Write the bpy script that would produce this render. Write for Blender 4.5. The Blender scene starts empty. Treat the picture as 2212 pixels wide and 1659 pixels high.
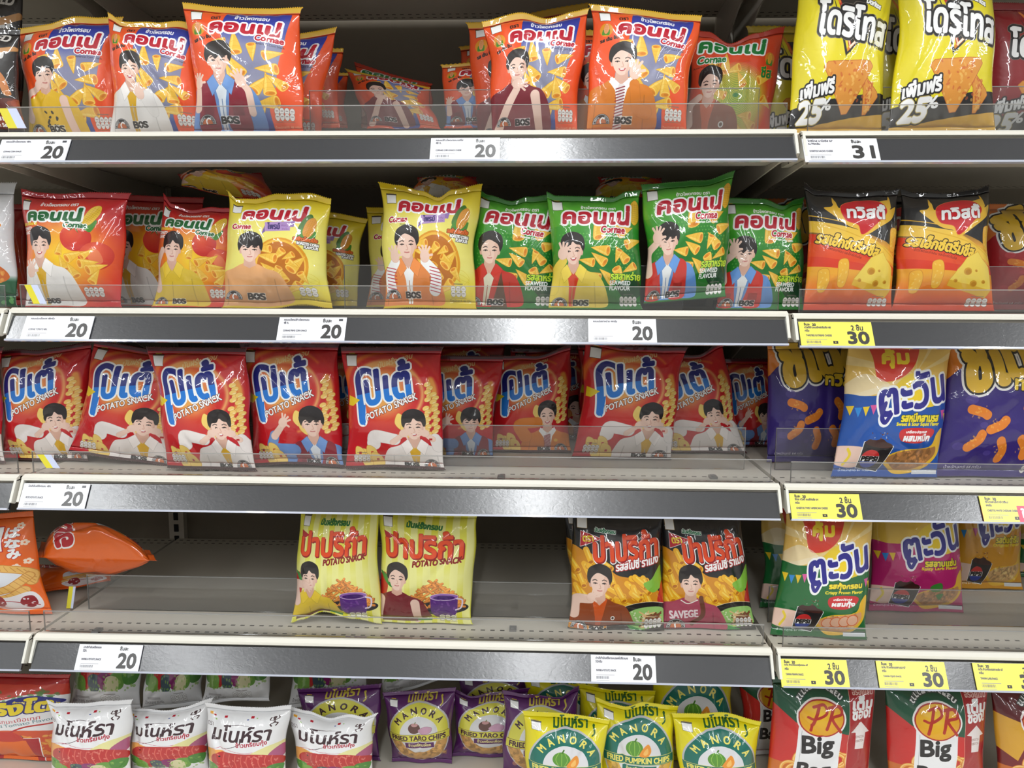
import bpy, math, random
import numpy as np
from mathutils import Vector

# ------------------------------------------------------------------ camera, world, lights, exposure
SC = bpy.context.scene
COL = SC.collection
FPX, IW, IH = 1661.0, 2212, 1659
CAM = np.array([0.827, -1.171, 1.35])
YAW, PITCH, ROLL = -0.03706, -0.12056, 0.00355

def cam_basis():
    f = np.array([math.sin(YAW)*math.cos(PITCH), math.cos(YAW)*math.cos(PITCH), math.sin(PITCH)])
    r0 = np.cross(f, [0, 0, 1]); r0 /= np.linalg.norm(r0)
    u0 = np.cross(r0, f)
    r = math.cos(ROLL)*r0 + math.sin(ROLL)*u0
    return r, np.cross(r, f), f
CR, CU, CF = cam_basis()

def setup_camera():
    from mathutils import Matrix
    cd = bpy.data.cameras.new('camera'); co = bpy.data.objects.new('camera', cd); COL.objects.link(co)
    cd.sensor_fit = 'HORIZONTAL'; cd.sensor_width = 36.0; cd.lens = FPX/IW*36.0
    cd.clip_start = 0.05
    m = Matrix(((CR[0], CU[0], -CF[0], CAM[0]), (CR[1], CU[1], -CF[1], CAM[1]), (CR[2], CU[2], -CF[2], CAM[2]), (0, 0, 0, 1)))
    co.matrix_world = m
    SC.camera = co
setup_camera()

W = bpy.data.worlds.new('world'); SC.world = W; W.use_nodes = True
W.node_tree.nodes['Background'].inputs[0].default_value = (0.95, 0.98, 1.0, 1)
W.node_tree.nodes['Background'].inputs[1].default_value = 0.5

def strip_light(x, y, lx, ly, power):
    ld = bpy.data.lights.new('ceiling_strip', 'AREA'); ld.shape = 'RECTANGLE'; ld.size = lx; ld.size_y = ly
    ld.energy = power; ld.color = (0.96, 0.985, 1.0)
    lo = bpy.data.objects.new('ceiling_strip', ld); COL.objects.link(lo); lo.location = (x, y, 3.05)
for xx, pw in ((-4.0, 155), (-1.55, 155), (0.80, 165), (3.25, 155), (5.7, 155)):
    strip_light(xx, -3.1, 0.12, 5.5, pw)
SC.view_settings.view_transform = 'Standard'; SC.view_settings.look = 'None'
SC.view_settings.exposure = -0.82; SC.view_settings.gamma = 1.0; SC.view_settings.use_curve_mapping = False
cy = SC.cycles
cy.max_bounces = 6; cy.diffuse_bounces = 3; cy.glossy_bounces = 2; cy.transmission_bounces = 2; cy.transparent_max_bounces = 10
cy.caustics_reflective = False; cy.caustics_refractive = False
cy.use_adaptive_sampling = True; cy.adaptive_threshold = 0.03
try:
    cy.use_denoising = True; cy.denoiser = 'OPENIMAGEDENOISE'
except Exception:
    pass

# ------------------------------------------------------------------ shared helpers
def ray(px, py):
    d = CF*FPX + CR*(px-IW/2) - CU*(py-IH/2)
    return d/np.linalg.norm(d)

def at_y(px, py, Y):
    d = ray(px, py)
    return CAM + d*((Y-CAM[1])/d[1])

def srgb(c):
    return tuple((v/255/12.92 if v/255 <= 0.04045 else ((v/255+0.055)/1.055)**2.4) for v in c)

def tag(o, label=None, cat=None, group=None, kind=None):
    if label: o['label'] = label
    if cat: o['category'] = cat
    if group: o['group'] = group
    if kind: o['kind'] = kind
    return o

def mesh_obj(name, verts, faces, mats, parent=None, loc=None, smooth=False, midx=None, uvs=None):
    me = bpy.data.meshes.new(name)
    v = np.asarray(verts, dtype=float)
    if loc is not None: v = v - np.asarray(loc)
    me.from_pydata(v.tolist(), [], [tuple(int(i) for i in f) for f in faces])
    for m in (mats if isinstance(mats, (list, tuple)) else [mats]): me.materials.append(m)
    if midx is not None: me.polygons.foreach_set('material_index', np.asarray(midx, dtype=np.int32))
    if smooth: me.polygons.foreach_set('use_smooth', np.ones(len(me.polygons), dtype=bool))
    if uvs is not None:
        ul = me.uv_layers.new(name='UVMap')
        li = np.empty(len(me.loops), dtype=np.int32); me.loops.foreach_get('vertex_index', li)
        ul.data.foreach_set('uv', np.asarray(uvs, dtype=np.float32)[li].ravel())
    me.update()
    o = bpy.data.objects.new(name, me); COL.objects.link(o)
    if parent is not None: o.parent = parent
    elif loc is not None: o.location = tuple(float(a) for a in loc)
    return o

class MB:
    """collects boxes and prisms for one mesh"""
    def __init__(self): self.v = []; self.f = []; self.m = []
    def prism(self, prof, x0, x1, mi=0):
        """closed (y, z) profile, counter-clockwise seen from +X, swept along X"""
        n = len(prof); b = len(self.v)
        self.v += [(x0, p[0], p[1]) for p in prof] + [(x1, p[0], p[1]) for p in prof]
        for i in range(n):
            j = (i+1) % n
            self.f.append((b+i, b+j, b+n+j, b+n+i)); self.m.append(mi)
        self.f.append(tuple(b+i for i in reversed(range(n)))); self.m.append(mi)
        self.f.append(tuple(b+n+i for i in range(n))); self.m.append(mi)
        return self
    def box(self, a, b, mi=0):
        return self.prism([(a[1], a[2]), (a[1], b[2]), (b[1], b[2]), (b[1], a[2])][::-1], a[0], b[0], mi)
    def build(self, name, mats, parent=None, loc=None):
        return mesh_obj(name, self.v, self.f, mats, parent, loc, midx=self.m)

def empty(name, loc):
    o = bpy.data.objects.new(name, None); COL.objects.link(o); o.location = loc; o.empty_display_size = 0.05
    return o

# ------------------------------------------------------------------ materials
def new_mat(name):
    m = bpy.data.materials.new(name); m.use_nodes = True
    nt = m.node_tree
    return m, nt, nt.nodes['Principled BSDF']

def plain(name, c, rough=0.5, metal=0.0, coat=0.0, bump=0.0, scale=200.0, spec=0.5, vary=0.0):
    m, nt, b = new_mat(name)
    b.inputs['Base Color'].default_value = (*srgb(c), 1)
    b.inputs['Roughness'].default_value = rough; b.inputs['Metallic'].default_value = metal
    b.inputs['Coat Weight'].default_value = coat; b.inputs['Specular IOR Level'].default_value = spec
    tc = nt.nodes.new('ShaderNodeTexCoord')
    nz = nt.nodes.new('ShaderNodeTexNoise'); nz.inputs['Scale'].default_value = scale
    nt.links.new(tc.outputs['Object'], nz.inputs['Vector'])
    if bump:
        bp = nt.nodes.new('ShaderNodeBump'); bp.inputs['Strength'].default_value = bump; bp.inputs['Distance'].default_value = 0.001
        nt.links.new(nz.outputs[0], bp.inputs['Height']); nt.links.new(bp.outputs[0], b.inputs['Normal'])
    if vary:
        mx = nt.nodes.new('ShaderNodeMix'); mx.data_type = 'RGBA'
        n2 = nt.nodes.new('ShaderNodeTexNoise'); n2.inputs['Scale'].default_value = 6; n2.inputs['Detail'].default_value = 5
        nt.links.new(tc.outputs['Object'], n2.inputs['Vector'])
        mx.inputs[6].default_value = (*srgb(c), 1); mx.inputs[7].default_value = (*srgb([v*(1-vary) for v in c]), 1)
        nt.links.new(n2.outputs[0], mx.inputs[0]); nt.links.new(mx.outputs[2], b.inputs['Base Color'])
    return m

# ------------------------------------------------------------------ print artwork: a small vector painter
GS = 1.25                      # raster pixels per artwork unit (a pouch face is 400 x 500 units)
_tc = {}
def text_tris(s):
    if s not in _tc:
        c = bpy.data.curves.new('t', 'FONT'); c.body = s; c.size = 1.0; c.resolution_u = 3
        o = bpy.data.objects.new('t', c); COL.objects.link(o)
        dg = bpy.context.evaluated_depsgraph_get(); ev = o.evaluated_get(dg); me = ev.to_mesh()
        me.calc_loop_triangles()
        v = np.array([p.co[:2] for p in me.vertices]).reshape(-1, 2)
        t = np.array([tuple(q.vertices) for q in me.loop_triangles], dtype=int).reshape(-1, 3)
        ev.to_mesh_clear(); bpy.data.objects.remove(o); bpy.data.curves.remove(c)
        tr = v[t]; tr[:, :, 1] *= -1
        a = (tr[:, 1, 0]-tr[:, 0, 0])*(tr[:, 2, 1]-tr[:, 0, 1]) - (tr[:, 1, 1]-tr[:, 0, 1])*(tr[:, 2, 0]-tr[:, 0, 0])
        tr[a < 0] = tr[a < 0][:, ::-1]
        _tc[s] = tr
    return _tc[s]

def coverage(p0, p1, Wd, Hd):
    SS = 4
    dy = p1[:, 1]-p0[:, 1]; sg = np.sign(dy)
    lo = np.where(dy > 0, p0[:, 1], p1[:, 1]); hi = np.where(dy > 0, p1[:, 1], p0[:, 1])
    k0 = np.clip(np.ceil(lo*SS-0.5), 0, Hd*SS).astype(int); k1 = np.clip(np.ceil(hi*SS-0.5), 0, Hd*SS).astype(int)
    n = np.maximum(k1-k0, 0); tot = int(n.sum())
    if tot == 0: return np.zeros((Hd, Wd))
    e = np.repeat(np.arange(len(n)), n); k = np.arange(tot)-np.repeat(np.cumsum(n)-n, n)+np.repeat(k0, n)
    yy = (k+0.5)/SS
    x = p0[e, 0]+(yy-p0[e, 1])*(p1[e, 0]-p0[e, 0])/dy[e]
    x = np.clip(x, 0, Wd); c = np.minimum(x.astype(int), Wd); fr = x-c
    row = k//SS; WW = Wd+2
    acc = np.bincount(row*WW+c, sg[e]*(1-fr), Hd*WW)+np.bincount(row*WW+c+1, sg[e]*fr, Hd*WW)
    return np.clip(np.abs(np.cumsum(acc.reshape(Hd, WW), 1)[:, :Wd])/SS, 0, 1)

def dilate(m, r):
    if r <= 0.2: return m
    R = int(math.ceil(r)); p = np.pad(m, R); out = m.copy(); H_, W_ = m.shape
    done = {(0, 0)}
    for rr in ((r,) if r < 2 else (r, r*0.55) if r < 5 else (r, r*.72, r*.42)):
        nk = 16 if r < 5 else 28
        for k in range(nk):
            dx, dy = int(round(rr*math.cos(k*2*math.pi/nk))), int(round(rr*math.sin(k*2*math.pi/nk)))
            if (dx, dy) in done: continue
            done.add((dx, dy))
            np.maximum(out, p[R+dy:R+dy+H_, R+dx:R+dx+W_], out=out)
    return out

def smooth_loop(pts, n=6):
    P = np.asarray(pts, float); out = []
    N = len(P)
    for i in range(N):
        a, b, c, d = P[i-1], P[i], P[(i+1) % N], P[(i+2) % N]
        for k in range(n):
            t = k/n
            out.append(0.5*((2*b)+(c-a)*t+(2*a-5*b+4*c-d)*t*t+(3*b-a-3*c+d)*t**3))
    return np.array(out)

def smooth_path(pts, n=6):
    P = np.asarray(pts, float); P = np.vstack([2*P[0]-P[1], P, 2*P[-1]-P[-2]]); out = []
    for i in range(1, len(P)-2):
        a, b, c, d = P[i-1], P[i], P[i+1], P[i+2]
        for k in range(n):
            t = k/n
            out.append(0.5*((2*b)+(c-a)*t+(2*a-5*b+4*c-d)*t*t+(3*b-a-3*c+d)*t**3))
    out.append(P[-2]); return np.array(out)

class Art:
    def __init__(self, w=400, h=500, bg=(255, 255, 255), s=GS):
        self.s = s; self.W = int(w*s); self.H = int(h*s); self.w = w; self.h = h
        self.im = np.zeros((self.H, self.W, 3)); self.im[:] = bg
    def _blend(self, m, x0, y0, col, alpha=1.0):
        h, w = m.shape
        X0, Y0, X1, Y1 = max(x0, 0), max(y0, 0), min(x0+w, self.W), min(y0+h, self.H)
        if X1 <= X0 or Y1 <= Y0: return
        mm = (m[Y0-y0:Y1-y0, X0-x0:X1-x0]*alpha)[..., None]
        if callable(col):
            gy, gx = np.mgrid[Y0:Y1, X0:X1]
            col = col((gx+0.5)/self.s, (gy+0.5)/self.s)
        self.im[Y0:Y1, X0:X1] = self.im[Y0:Y1, X0:X1]*(1-mm)+np.asarray(col, float)*mm
    def _mask(self, a, b, pad=2):
        a = a*self.s; b = b*self.s
        al = np.vstack([a, b]); mn = np.floor(np.maximum(al.min(0), [-200, -200])).astype(int)-pad
        mx = np.ceil(np.minimum(al.max(0), [self.W+200, self.H+200])).astype(int)+pad
        w = max(int(mx[0]-mn[0]), 1); h = max(int(mx[1]-mn[1]), 1)
        return coverage(a-mn, b-mn, w, h), int(mn[0]), int(mn[1])
    def poly(self, pts, col, alpha=1.0, soft=False, out=None):
        P = smooth_loop(pts) if soft else np.asarray(pts, float)
        m, x, y = self._mask(P, np.roll(P, -1, 0), 2+int(out[0]*self.s+1) if out else 2)
        if out: self._blend(dilate(m, out[0]*self.s), x, y, out[1], alpha)
        self._blend(m, x, y, col, alpha)
    def blob(self, pts, col, **k): self.poly(pts, col, soft=True, **k)
    def rect(self, x, y, w, h, col, **k): self.poly([(x, y), (x+w, y), (x+w, y+h), (x, y+h)], col, **k)
    def ell(self, cx, cy, rx, ry, col, rot=0, **k):
        t = np.linspace(0, 2*math.pi, 36, endpoint=False); c, s = math.cos(math.radians(rot)), math.sin(math.radians(rot))
        x, y = rx*np.cos(t), ry*np.sin(t)
        self.poly(np.stack([cx+x*c-y*s, cy+x*s+y*c], 1), col, **k)
    def line(self, pts, w, col, alpha=1.0, soft=True, blur=0, w2=None):
        P = smooth_path(pts) if (soft and len(pts) > 2) else np.asarray(pts, float)
        Q = P*self.s; pad = int(w*self.s/2+blur*self.s+2)
        mn = np.floor(Q.min(0)).astype(int)-pad; mx = np.ceil(Q.max(0)).astype(int)+pad
        mn = np.maximum(mn, -20); mx = np.minimum(mx, [self.W+20, self.H+20])
        if (mx <= mn).any(): return
        gy, gx = np.mgrid[mn[1]:mx[1], mn[0]:mx[0]]; gx = gx+0.5; gy = gy+0.5
        best = np.full(gx.shape, -1e9); n = len(Q)-1
        for i in range(n):
            a, b = Q[i], Q[i+1]; d = b-a; L = d@d+1e-9
            t = np.clip(((gx-a[0])*d[0]+(gy-a[1])*d[1])/L, 0, 1)
            ds = np.hypot(gx-a[0]-t*d[0], gy-a[1]-t*d[1])
            ww = w if w2 is None else w+(w2-w)*((i+t)/n)
            best = np.maximum(best, ww*self.s/2-ds)
        m = np.clip(best+0.5, 0, 1) if not blur else np.clip(best/(blur*self.s)+0.5, 0, 1)
        self._blend(m, int(mn[0]), int(mn[1]), col, alpha)
    def text(self, s, x, y, w, h, col, rot=0, shear=0, bold=0, out=(), al=1.0):
        """text squeezed to a box w x h whose lower left corner is x, y"""
        tr = text_tris(s)
        if not len(tr): return
        f = tr.reshape(-1, 2); mn, mx = f.min(0), f.max(0)
        q = (f-[mn[0], mx[1]])/np.maximum(mx-mn, 1e-6)*[w, h]
        q[:, 0] -= q[:, 1]*shear
        c, sn = math.cos(math.radians(rot)), math.sin(math.radians(rot))
        q = np.stack([x+q[:, 0]*c-q[:, 1]*sn, y+q[:, 0]*sn+q[:, 1]*c], 1)
        t = q.reshape(-1, 3, 2)
        pad = 3+int((bold+sum(o[0] for o in out))*self.s+1)
        m, X, Y = self._mask(t.reshape(-1, 2), t[:, [1, 2, 0]].reshape(-1, 2), pad)
        m = dilate(m, bold*self.s); r = [m]
        for o in out: r.append(dilate(r[-1], o[0]*self.s))
        for mk, o in list(zip(r[1:], out))[::-1]: self._blend(mk, X, Y, o[1], al)
        self._blend(m, X, Y, col, al)
    def arc_text(self, s, cx, cy, r, a0, a1, size, col, bold=0, out=(), ry=None):
        n = len(s); ry = ry or r
        for i, ch in enumerate(s):
            if ch == ' ': continue
            a = math.radians(a0+(a1-a0)*(i+0.5)/n)
            px, py = cx+r*math.sin(a), cy-ry*math.cos(a)
            rt = math.degrees(math.atan2(math.sin(a)*ry, math.cos(a)*r))
            w = size*(0.5 if ch in 'I1.' else 0.85)
            dx = w/2
            self.text(ch, px-dx*math.cos(math.radians(rt)), py-dx*math.sin(math.radians(rt)), w, size, col, rot=rt, bold=bold, out=out)
    def shade(self, fn): # full canvas colour field
        gy, gx = np.mgrid[0:self.H, 0:self.W]; self.im[:] = fn((gx+0.5)/self.s, (gy+0.5)/self.s)
    def speckle(self, x, y, w, h, col, n, seed, r0=1.5, r1=5, alpha=0.6):
        R = random.Random(seed)
        for _ in range(n):
            cx, cy_ = x+R.random()*w, y+R.random()*h
            self.ell(cx, cy_, R.uniform(r0, r1), R.uniform(r0, r1)*0.7, col, rot=R.uniform(0, 180), alpha=alpha)
    def image(self, name):
        im = bpy.data.images.new(name, self.W, self.H, alpha=False)
        px = np.ones((self.H, self.W, 4), dtype=np.float32)
        px[..., :3] = np.clip(self.im/255, 0, 1)[::-1]
        im.pixels.foreach_set(px.ravel()); im.update(); im.pack()
        return im

def lin(x0, y0, x1, y1, stops):
    ts = [s[0] for s in stops]; cs = np.array([s[1] for s in stops], float); L = (x1-x0)**2+(y1-y0)**2
    def f(X, Y):
        t = ((X-x0)*(x1-x0)+(Y-y0)*(y1-y0))/L
        return np.stack([np.interp(t, ts, cs[:, i]) for i in range(3)], -1)
    return f
def rad(cx, cy_, r, stops):
    ts = [s[0] for s in stops]; cs = np.array([s[1] for s in stops], float)
    def f(X, Y):
        t = np.hypot(X-cx, Y-cy_)/r
        return np.stack([np.interp(t, ts, cs[:, i]) for i in range(3)], -1)
    return f

# colours used again and again
RED, WHITE, BLACK, SKIN, SKIN2, HAIR = (186, 18, 44), (250, 250, 250), (22, 20, 22), (240, 205, 188), (222, 176, 156), (34, 27, 27)
CY, CO, CD = (240, 190, 66), (232, 150, 40), (205, 120, 25)

# ---- repeated motifs
def cone(A, x, y, L, ang, k=0.6):
    """cone-shaped corn snack: tip at angle ang from its open mouth at x, y"""
    a = math.radians(ang); dx, dy = math.cos(a), math.sin(a); nx, ny = -dy, dx; r = L*k*0.5
    P = lambda t, s: (x+dx*L*t+nx*r*s, y+dy*L*t+ny*r*s)
    A.blob([P(-0.12, 0), P(-0.05, -0.95), P(0.3, -0.82), P(0.95, -0.1), P(1.0, 0.1), P(0.3, 0.8), P(-0.05, 0.95)], CY, out=(1.0, (215, 150, 40)))
    A.blob([P(0.0, -0.75), P(0.4, -0.6), P(0.85, -0.05), P(0.4, -0.2)], (250, 216, 110), alpha=0.8)
    A.line([P(0.25, -0.8), P(0.3, 0), P(0.25, 0.8)], 1.2, (214, 150, 40), alpha=0.5)
    A.line([P(0.5, -0.5), P(0.54, 0), P(0.5, 0.5)], 1.2, (214, 150, 40), alpha=0.5)
    A.ell(x, y, r*0.5, r*1.0, (248, 205, 95), rot=ang)
    A.ell(x-dx*1.0, y-dy*1.0, r*0.36, r*0.78, CO, rot=ang)
    A.ell(x-dx*0.5+nx*r*0.2, y-dy*0.5+ny*r*0.2, r*0.2, r*0.45, CD, rot=ang, alpha=0.7)

def badge(A, x, y, w, h, dark=(60, 50, 40)):
    A.rect(x, y, w, h, WHITE, out=(1.6, dark)); A.rect(x-w*0.06, y-h*0.16, w*1.12, h*0.16, dark); A.rect(x+w*.2, y-h*.26, w*.6, h*.1, (200, 170, 60))

def nutrition(A, x, y, w, h, n=4, col=(235, 232, 228), tx=(120, 110, 105)):
    g = w/n
    A.rect(x+w*.2, y-h*.28, w*.6, h*.1, tx, alpha=.7); A.rect(x, y+h*1.1, w, h*.07, tx, alpha=.5)
    for i in range(n):
        for j in (0.27, 0.73): A.ell(x+g*(i+.5), y+h*j, g*.46, h*.3, col, out=(0.7, tx))
        A.rect(x+g*(i+.25), y+h*.2, g*.5, h*.07, tx, alpha=.8); A.rect(x+g*(i+.25), y+h*.66, g*.5, h*.07, tx, alpha=.8)

def corn(A, x, y, L, rot, col=(238, 180, 50)):
    a = math.radians(rot); c, s = math.cos(a), math.sin(a); P = lambda u, v: (x+u*c-v*s, y+u*s+v*c)
    A.blob([P(-L*.3, L*.1), P(-L*.34, L*.6), P(0, L*.62), P(L*.34, L*.6), P(L*.3, L*.05), P(0, L*.3)], (70, 140, 40))
    A.blob([P(0, -L*.55), P(-L*.2, -L*.3), P(-L*.2, L*.25), P(0, L*.5), P(L*.2, L*.25), P(L*.2, -L*.3)], col, out=(1, (190, 120, 20)))
    for i in range(-4, 5): A.line([P(-L*.18, i*L*.09), P(L*.18, i*L*.09)], 1, (190, 125, 25), alpha=.7, soft=False)
    for i in (-.09, 0, .09): A.line([P(L*i, -L*.42), P(L*i, L*.38)], 1, (190, 125, 25), alpha=.7, soft=False)

def food_badge(A, x, y, r):
    t = np.linspace(math.pi, 2*math.pi, 20)
    A.poly(np.stack([x+r*np.cos(t), y+r*np.sin(t)], 1), WHITE, out=(1.5, BLACK))
    A.poly(np.stack([x+r*.93*np.cos(t), y-1+r*.93*np.sin(t)], 1), BLACK)
    A.poly(np.stack([x+r*.62*np.cos(t), y+r*.62*np.sin(t)], 1), (205, 110, 60))
    A.line([(x-2, y-2), (x-4, y-r*.35), (x+4, y-r*.62), (x+r*.35, y-r*.5)], r*.17, WHITE)
    A.arc_text('USEFUL', x, y, r*.66, -82, -20, r*.24, WHITE); A.arc_text('FOOD', x, y, r*.66, 28, 82, r*.24, WHITE)

def bos(A, x, y, w, h):
    A.rect(x-3, y-h-3, w+4, h+6, WHITE, alpha=.8)
    A.text('B', x, y, w*.32, h, BLACK, bold=1.6); A.ell(x+w*.5, y-h*.5, w*.19, h*.55, BLACK); A.text('S', x+w*.68, y, w*.3, h, BLACK, bold=1.6)
    q = w*.13; A.poly([(x+w*.5, y-h*.5-q), (x+w*.5+q*.3, y-h*.5-q*.3), (x+w*.5+q, y-h*.5), (x+w*.5+q*.3, y-h*.5+q*.3), (x+w*.5, y-h*.5+q), (x+w*.5-q*.3, y-h*.5+q*.3), (x+w*.5-q, y-h*.5), (x+w*.5-q*.3, y-h*.5-q*.3)], WHITE)

def arm(A, pts, w, col, hand=None, w2=None):
    A.line(pts, w*1.06, tuple(v*.86 for v in col), w2=(w2 or w*.8)*1.06); A.line(pts, w, col, w2=w2 or w*.8)
    if hand:
        x, y, s, rot = hand
        A.ell(x, y, s*.30, s*.24, SKIN, rot=rot, out=(1, SKIN2))
        for i in range(4):
            a = math.radians(rot-35+i*22); A.line([(x+math.cos(a)*s*.15, y+math.sin(a)*s*.15), (x+math.cos(a)*s*.5, y+math.sin(a)*s*.5)], s*.11, SKIN)
        a = math.radians(rot+80); A.line([(x, y), (x+math.cos(a)*s*.4, y+math.sin(a)*s*.4)], s*.12, SKIN)

def portrait(A, x, y, s, top, bottom=470, style='plain', c2=(255, 255, 255), c3=(230, 180, 40), tilt=0, part=0, smile=False, cuts=None):
    """printed half-length figure; x, y is the middle of the face, s the face height"""
    tp = lambda u, v: (x+u*s, y+v*s)
    b = (bottom-y)/s
    dk = tuple(v*.8 for v in top)
    # clothes
    A.blob([tp(-.25, .62), tp(-.75, .86), tp(-1.25, 1.05), tp(-1.55, 1.7), tp(-1.6, b), tp(-.6, b+.05), tp(.6, b+.05), tp(1.6, b), tp(1.55, 1.7), tp(1.2, 1.05), tp(.7, .86), tp(.25, .62)], top)
    A.line([tp(-1.0, 1.35), tp(-1.08, b)], s*.05, dk, alpha=.6); A.line([tp(1.0, 1.35), tp(1.08, b)], s*.05, dk, alpha=.6)
    if style in ('vest', 'openvest'):
        for q in (-1, 1):
            A.blob([tp(q*.45, .78), tp(q*.95, .95), tp(q*1.02, 1.7), tp(q*1.0, b), tp(q*.22, b), tp(q*.3, 1.6)], c2)
            A.rect(*tp(q*.62-.22, 1.75), s*.44, s*.36, tuple(v*.82 for v in c2))
    if style in ('jacket', 'vest', 'tie', 'shirt', 'openvest', 'vneck'):
        A.poly([tp(-.36, .66), tp(.36, .66), tp(.16, 1.6), tp(.1, b), tp(-.1, b), tp(-.16, 1.5)], c3)
    # neck
    A.poly([tp(-.24, .3), tp(.24, .3), tp(.27, .72), tp(0, 1.0 if style != 'plain' else .85), tp(-.27, .72)], SKIN2)
    if style == 'tie':
        A.poly([tp(-.4, .6), tp(-.05, .9), tp(-.2, 1.2), tp(-.5, .8)], WHITE); A.poly([tp(.4, .6), tp(.05, .9), tp(.2, 1.2), tp(.5, .8)], WHITE)
        A.poly([tp(-.1, .9), tp(.12, .9), tp(.16, b), tp(-.22, b)], (235, 225, 225))
        for k in range(14):
            v = 1.0+k*(b-1)/14; A.line([tp(-.2, v+.1), tp(.15, v)], s*.045, (150, 60, 70), soft=False)
    elif style in ('jacket', 'vest', 'shirt', 'openvest'):
        cc = top if style != 'openvest' else c2
        lt = tuple(min(255, v*1.04+4) for v in cc)
        A.poly([tp(-.3, .55), tp(-.62, .8), tp(-.42, 1.35), tp(-.08, .98)], lt, out=(.8, dk)); A.poly([tp(.3, .55), tp(.62, .8), tp(.42, 1.35), tp(.08, .98)], lt, out=(.8, dk))
        A.line([tp(0, 1.5), tp(0.02, b)], s*.03, dk)
    # head
    c, sn = math.cos(math.radians(tilt)), math.sin(math.radians(tilt))
    hp = lambda u, v: (x+(u*c-v*sn)*s, y+(u*sn+v*c)*s)
    A.blob([hp(-.42, .06), hp(-.55, -.2), hp(-.46, -.66), hp(0, -.86), hp(.46, -.66), hp(.56, -.2), hp(.42, .06), hp(.3, -.1), hp(-.3, -.1)], HAIR)
    for q in (-1, 1): A.ell(*hp(q*.4, .06), s*.07, s*.13, SKIN2)
    A.blob([hp(-.38, -.25), hp(-.38, .08), hp(-.28, .36), hp(-.1, .54), hp(.1, .54), hp(.28, .36), hp(.38, .08), hp(.38, -.25), hp(0, -.5)], SKIN)
    A.blob([hp(.2, -.3), hp(.4, -.2), hp(.4, .1), hp(.28, .38), hp(.12, .53), hp(.2, .2)], SKIN2, alpha=.55)
    if part == 0: A.blob([hp(-.45, -.02), hp(-.52, -.4), hp(-.1, -.8), hp(.45, -.62), hp(.48, -.02), hp(.4, -.12), hp(.34, -.26), hp(.16, -.3), hp(.0, -.42), hp(-.12, -.24), hp(-.34, -.2), hp(-.4, -.1)], HAIR)
    elif part == 1: A.blob([hp(-.5, .05), hp(-.54, -.4), hp(0, -.78), hp(.54, -.4), hp(.5, .05), hp(.4, -.2), hp(.2, -.08), hp(.1, -.2), hp(-.1, -.06), hp(-.25, -.22), hp(-.42, -.1)], HAIR)
    else: A.blob([hp(-.43, .04), hp(-.5, -.42), hp(-.05, -.82), hp(.5, -.5), hp(.46, .04), hp(.38, -.2), hp(.24, -.34), hp(-.1, -.46), hp(-.36, -.22)], HAIR)
    for q in (-1, 1):
        A.line([hp(q*.12, -.13), hp(q*.2, -.165), hp(q*.31, -.12)], s*.038, (72, 55, 50))
        A.line([hp(q*.12, .0), hp(q*.2, -.025), hp(q*.28, .0)], s*.035, (60, 42, 40)); A.ell(*hp(q*.2, .005), s*.032, s*.03, (44, 30, 28))
    A.line([hp(.0, .02), hp(.05, .2), hp(-.03, .22)], s*.03, (214, 165, 146))
    if smile:
        A.blob([hp(-.14, .28), hp(0, .31), hp(.15, .27), hp(.08, .38), hp(-.06, .39)], (190, 80, 85)); A.poly([hp(-.1, .3), hp(.1, .295), hp(.06, .34), hp(-.06, .345)], WHITE)
    else:
        A.line([hp(-.1, .315), hp(0, .33), hp(.1, .315)], s*.045, (202, 124, 118))

def chips_pile(A, x, y, w, h, n, seed, col=(228, 150, 60), L=34, tw=11):
    R = random.Random(seed)
    for i in range(n):
        t = i/n; cx = x+w*(R.random()); cy_ = y+h*t
        prof = 1-abs((cx-x)/w-.5)*1.6
        if cy_ < y+h*(1-prof): cy_ = y+h*(1-prof)+R.random()*6
        a = R.uniform(-.9, .9); l = L*R.uniform(.7, 1.1)
        k = R.uniform(.85, 1.1); c = tuple(min(255, v*k) for v in col)
        A.line([(cx-l/2*math.cos(a), cy_-l/2*math.sin(a)), (cx+l/2*math.cos(a), cy_+l/2*math.sin(a))], tw, tuple(v*.72 for v in c), soft=False)
        A.line([(cx-l/2*math.cos(a), cy_-1-l/2*math.sin(a)), (cx+l/2*math.cos(a), cy_-1+l/2*math.sin(a))], tw*.78, c, soft=False)
        A.line([(cx-l/3*math.cos(a), cy_-3-l/3*math.sin(a)), (cx+l/3*math.cos(a), cy_-3+l/3*math.sin(a))], tw*.22, tuple(min(255, v*1.2) for v in c), soft=False)

# ------------------------------------------------------------------ the printed faces
P_YEL = dict(top=(236, 190, 40), style='plain'); P_WHT = dict(top=(240, 236, 232), style='jacket', c3=(226, 176, 40), smile=True)
P_BLU = dict(top=(108, 146, 205), style='vest', c2=(140, 34, 52), c3=(225, 232, 240), part=1); P_MAR = dict(top=(124, 34, 46), style='plain', part=2)
P_ORG = dict(top=(222, 128, 36), style='tie', c3=WHITE, part=2, smile=True); P_BRN = dict(top=(150, 70, 30), style='vneck', c3=(215, 90, 30), part=2)
P_RED = dict(top=(200, 48, 34), style='jacket', c3=(225, 220, 195), part=2); P_YJK = dict(top=(232, 205, 80), style='shirt', c3=(220, 70, 40), smile=True)
P_PCH = dict(top=(232, 172, 116), style='plain', part=1); P_OVR = dict(top=(235, 140, 70), style='shirt', c3=WHITE, part=2)
P_POL = dict(top=(228, 196, 60), style='shirt', c3=(228, 196, 60), part=0); P_VES = dict(top=(100, 150, 215), style='vest', c2=(205, 50, 40), c3=(235, 238, 240), part=1)
P_SWT = dict(top=(176, 72, 96), style='plain', part=0); P_WHP = dict(top=(238, 230, 226), style='jacket', c3=(226, 176, 40), smile=True)

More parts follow.
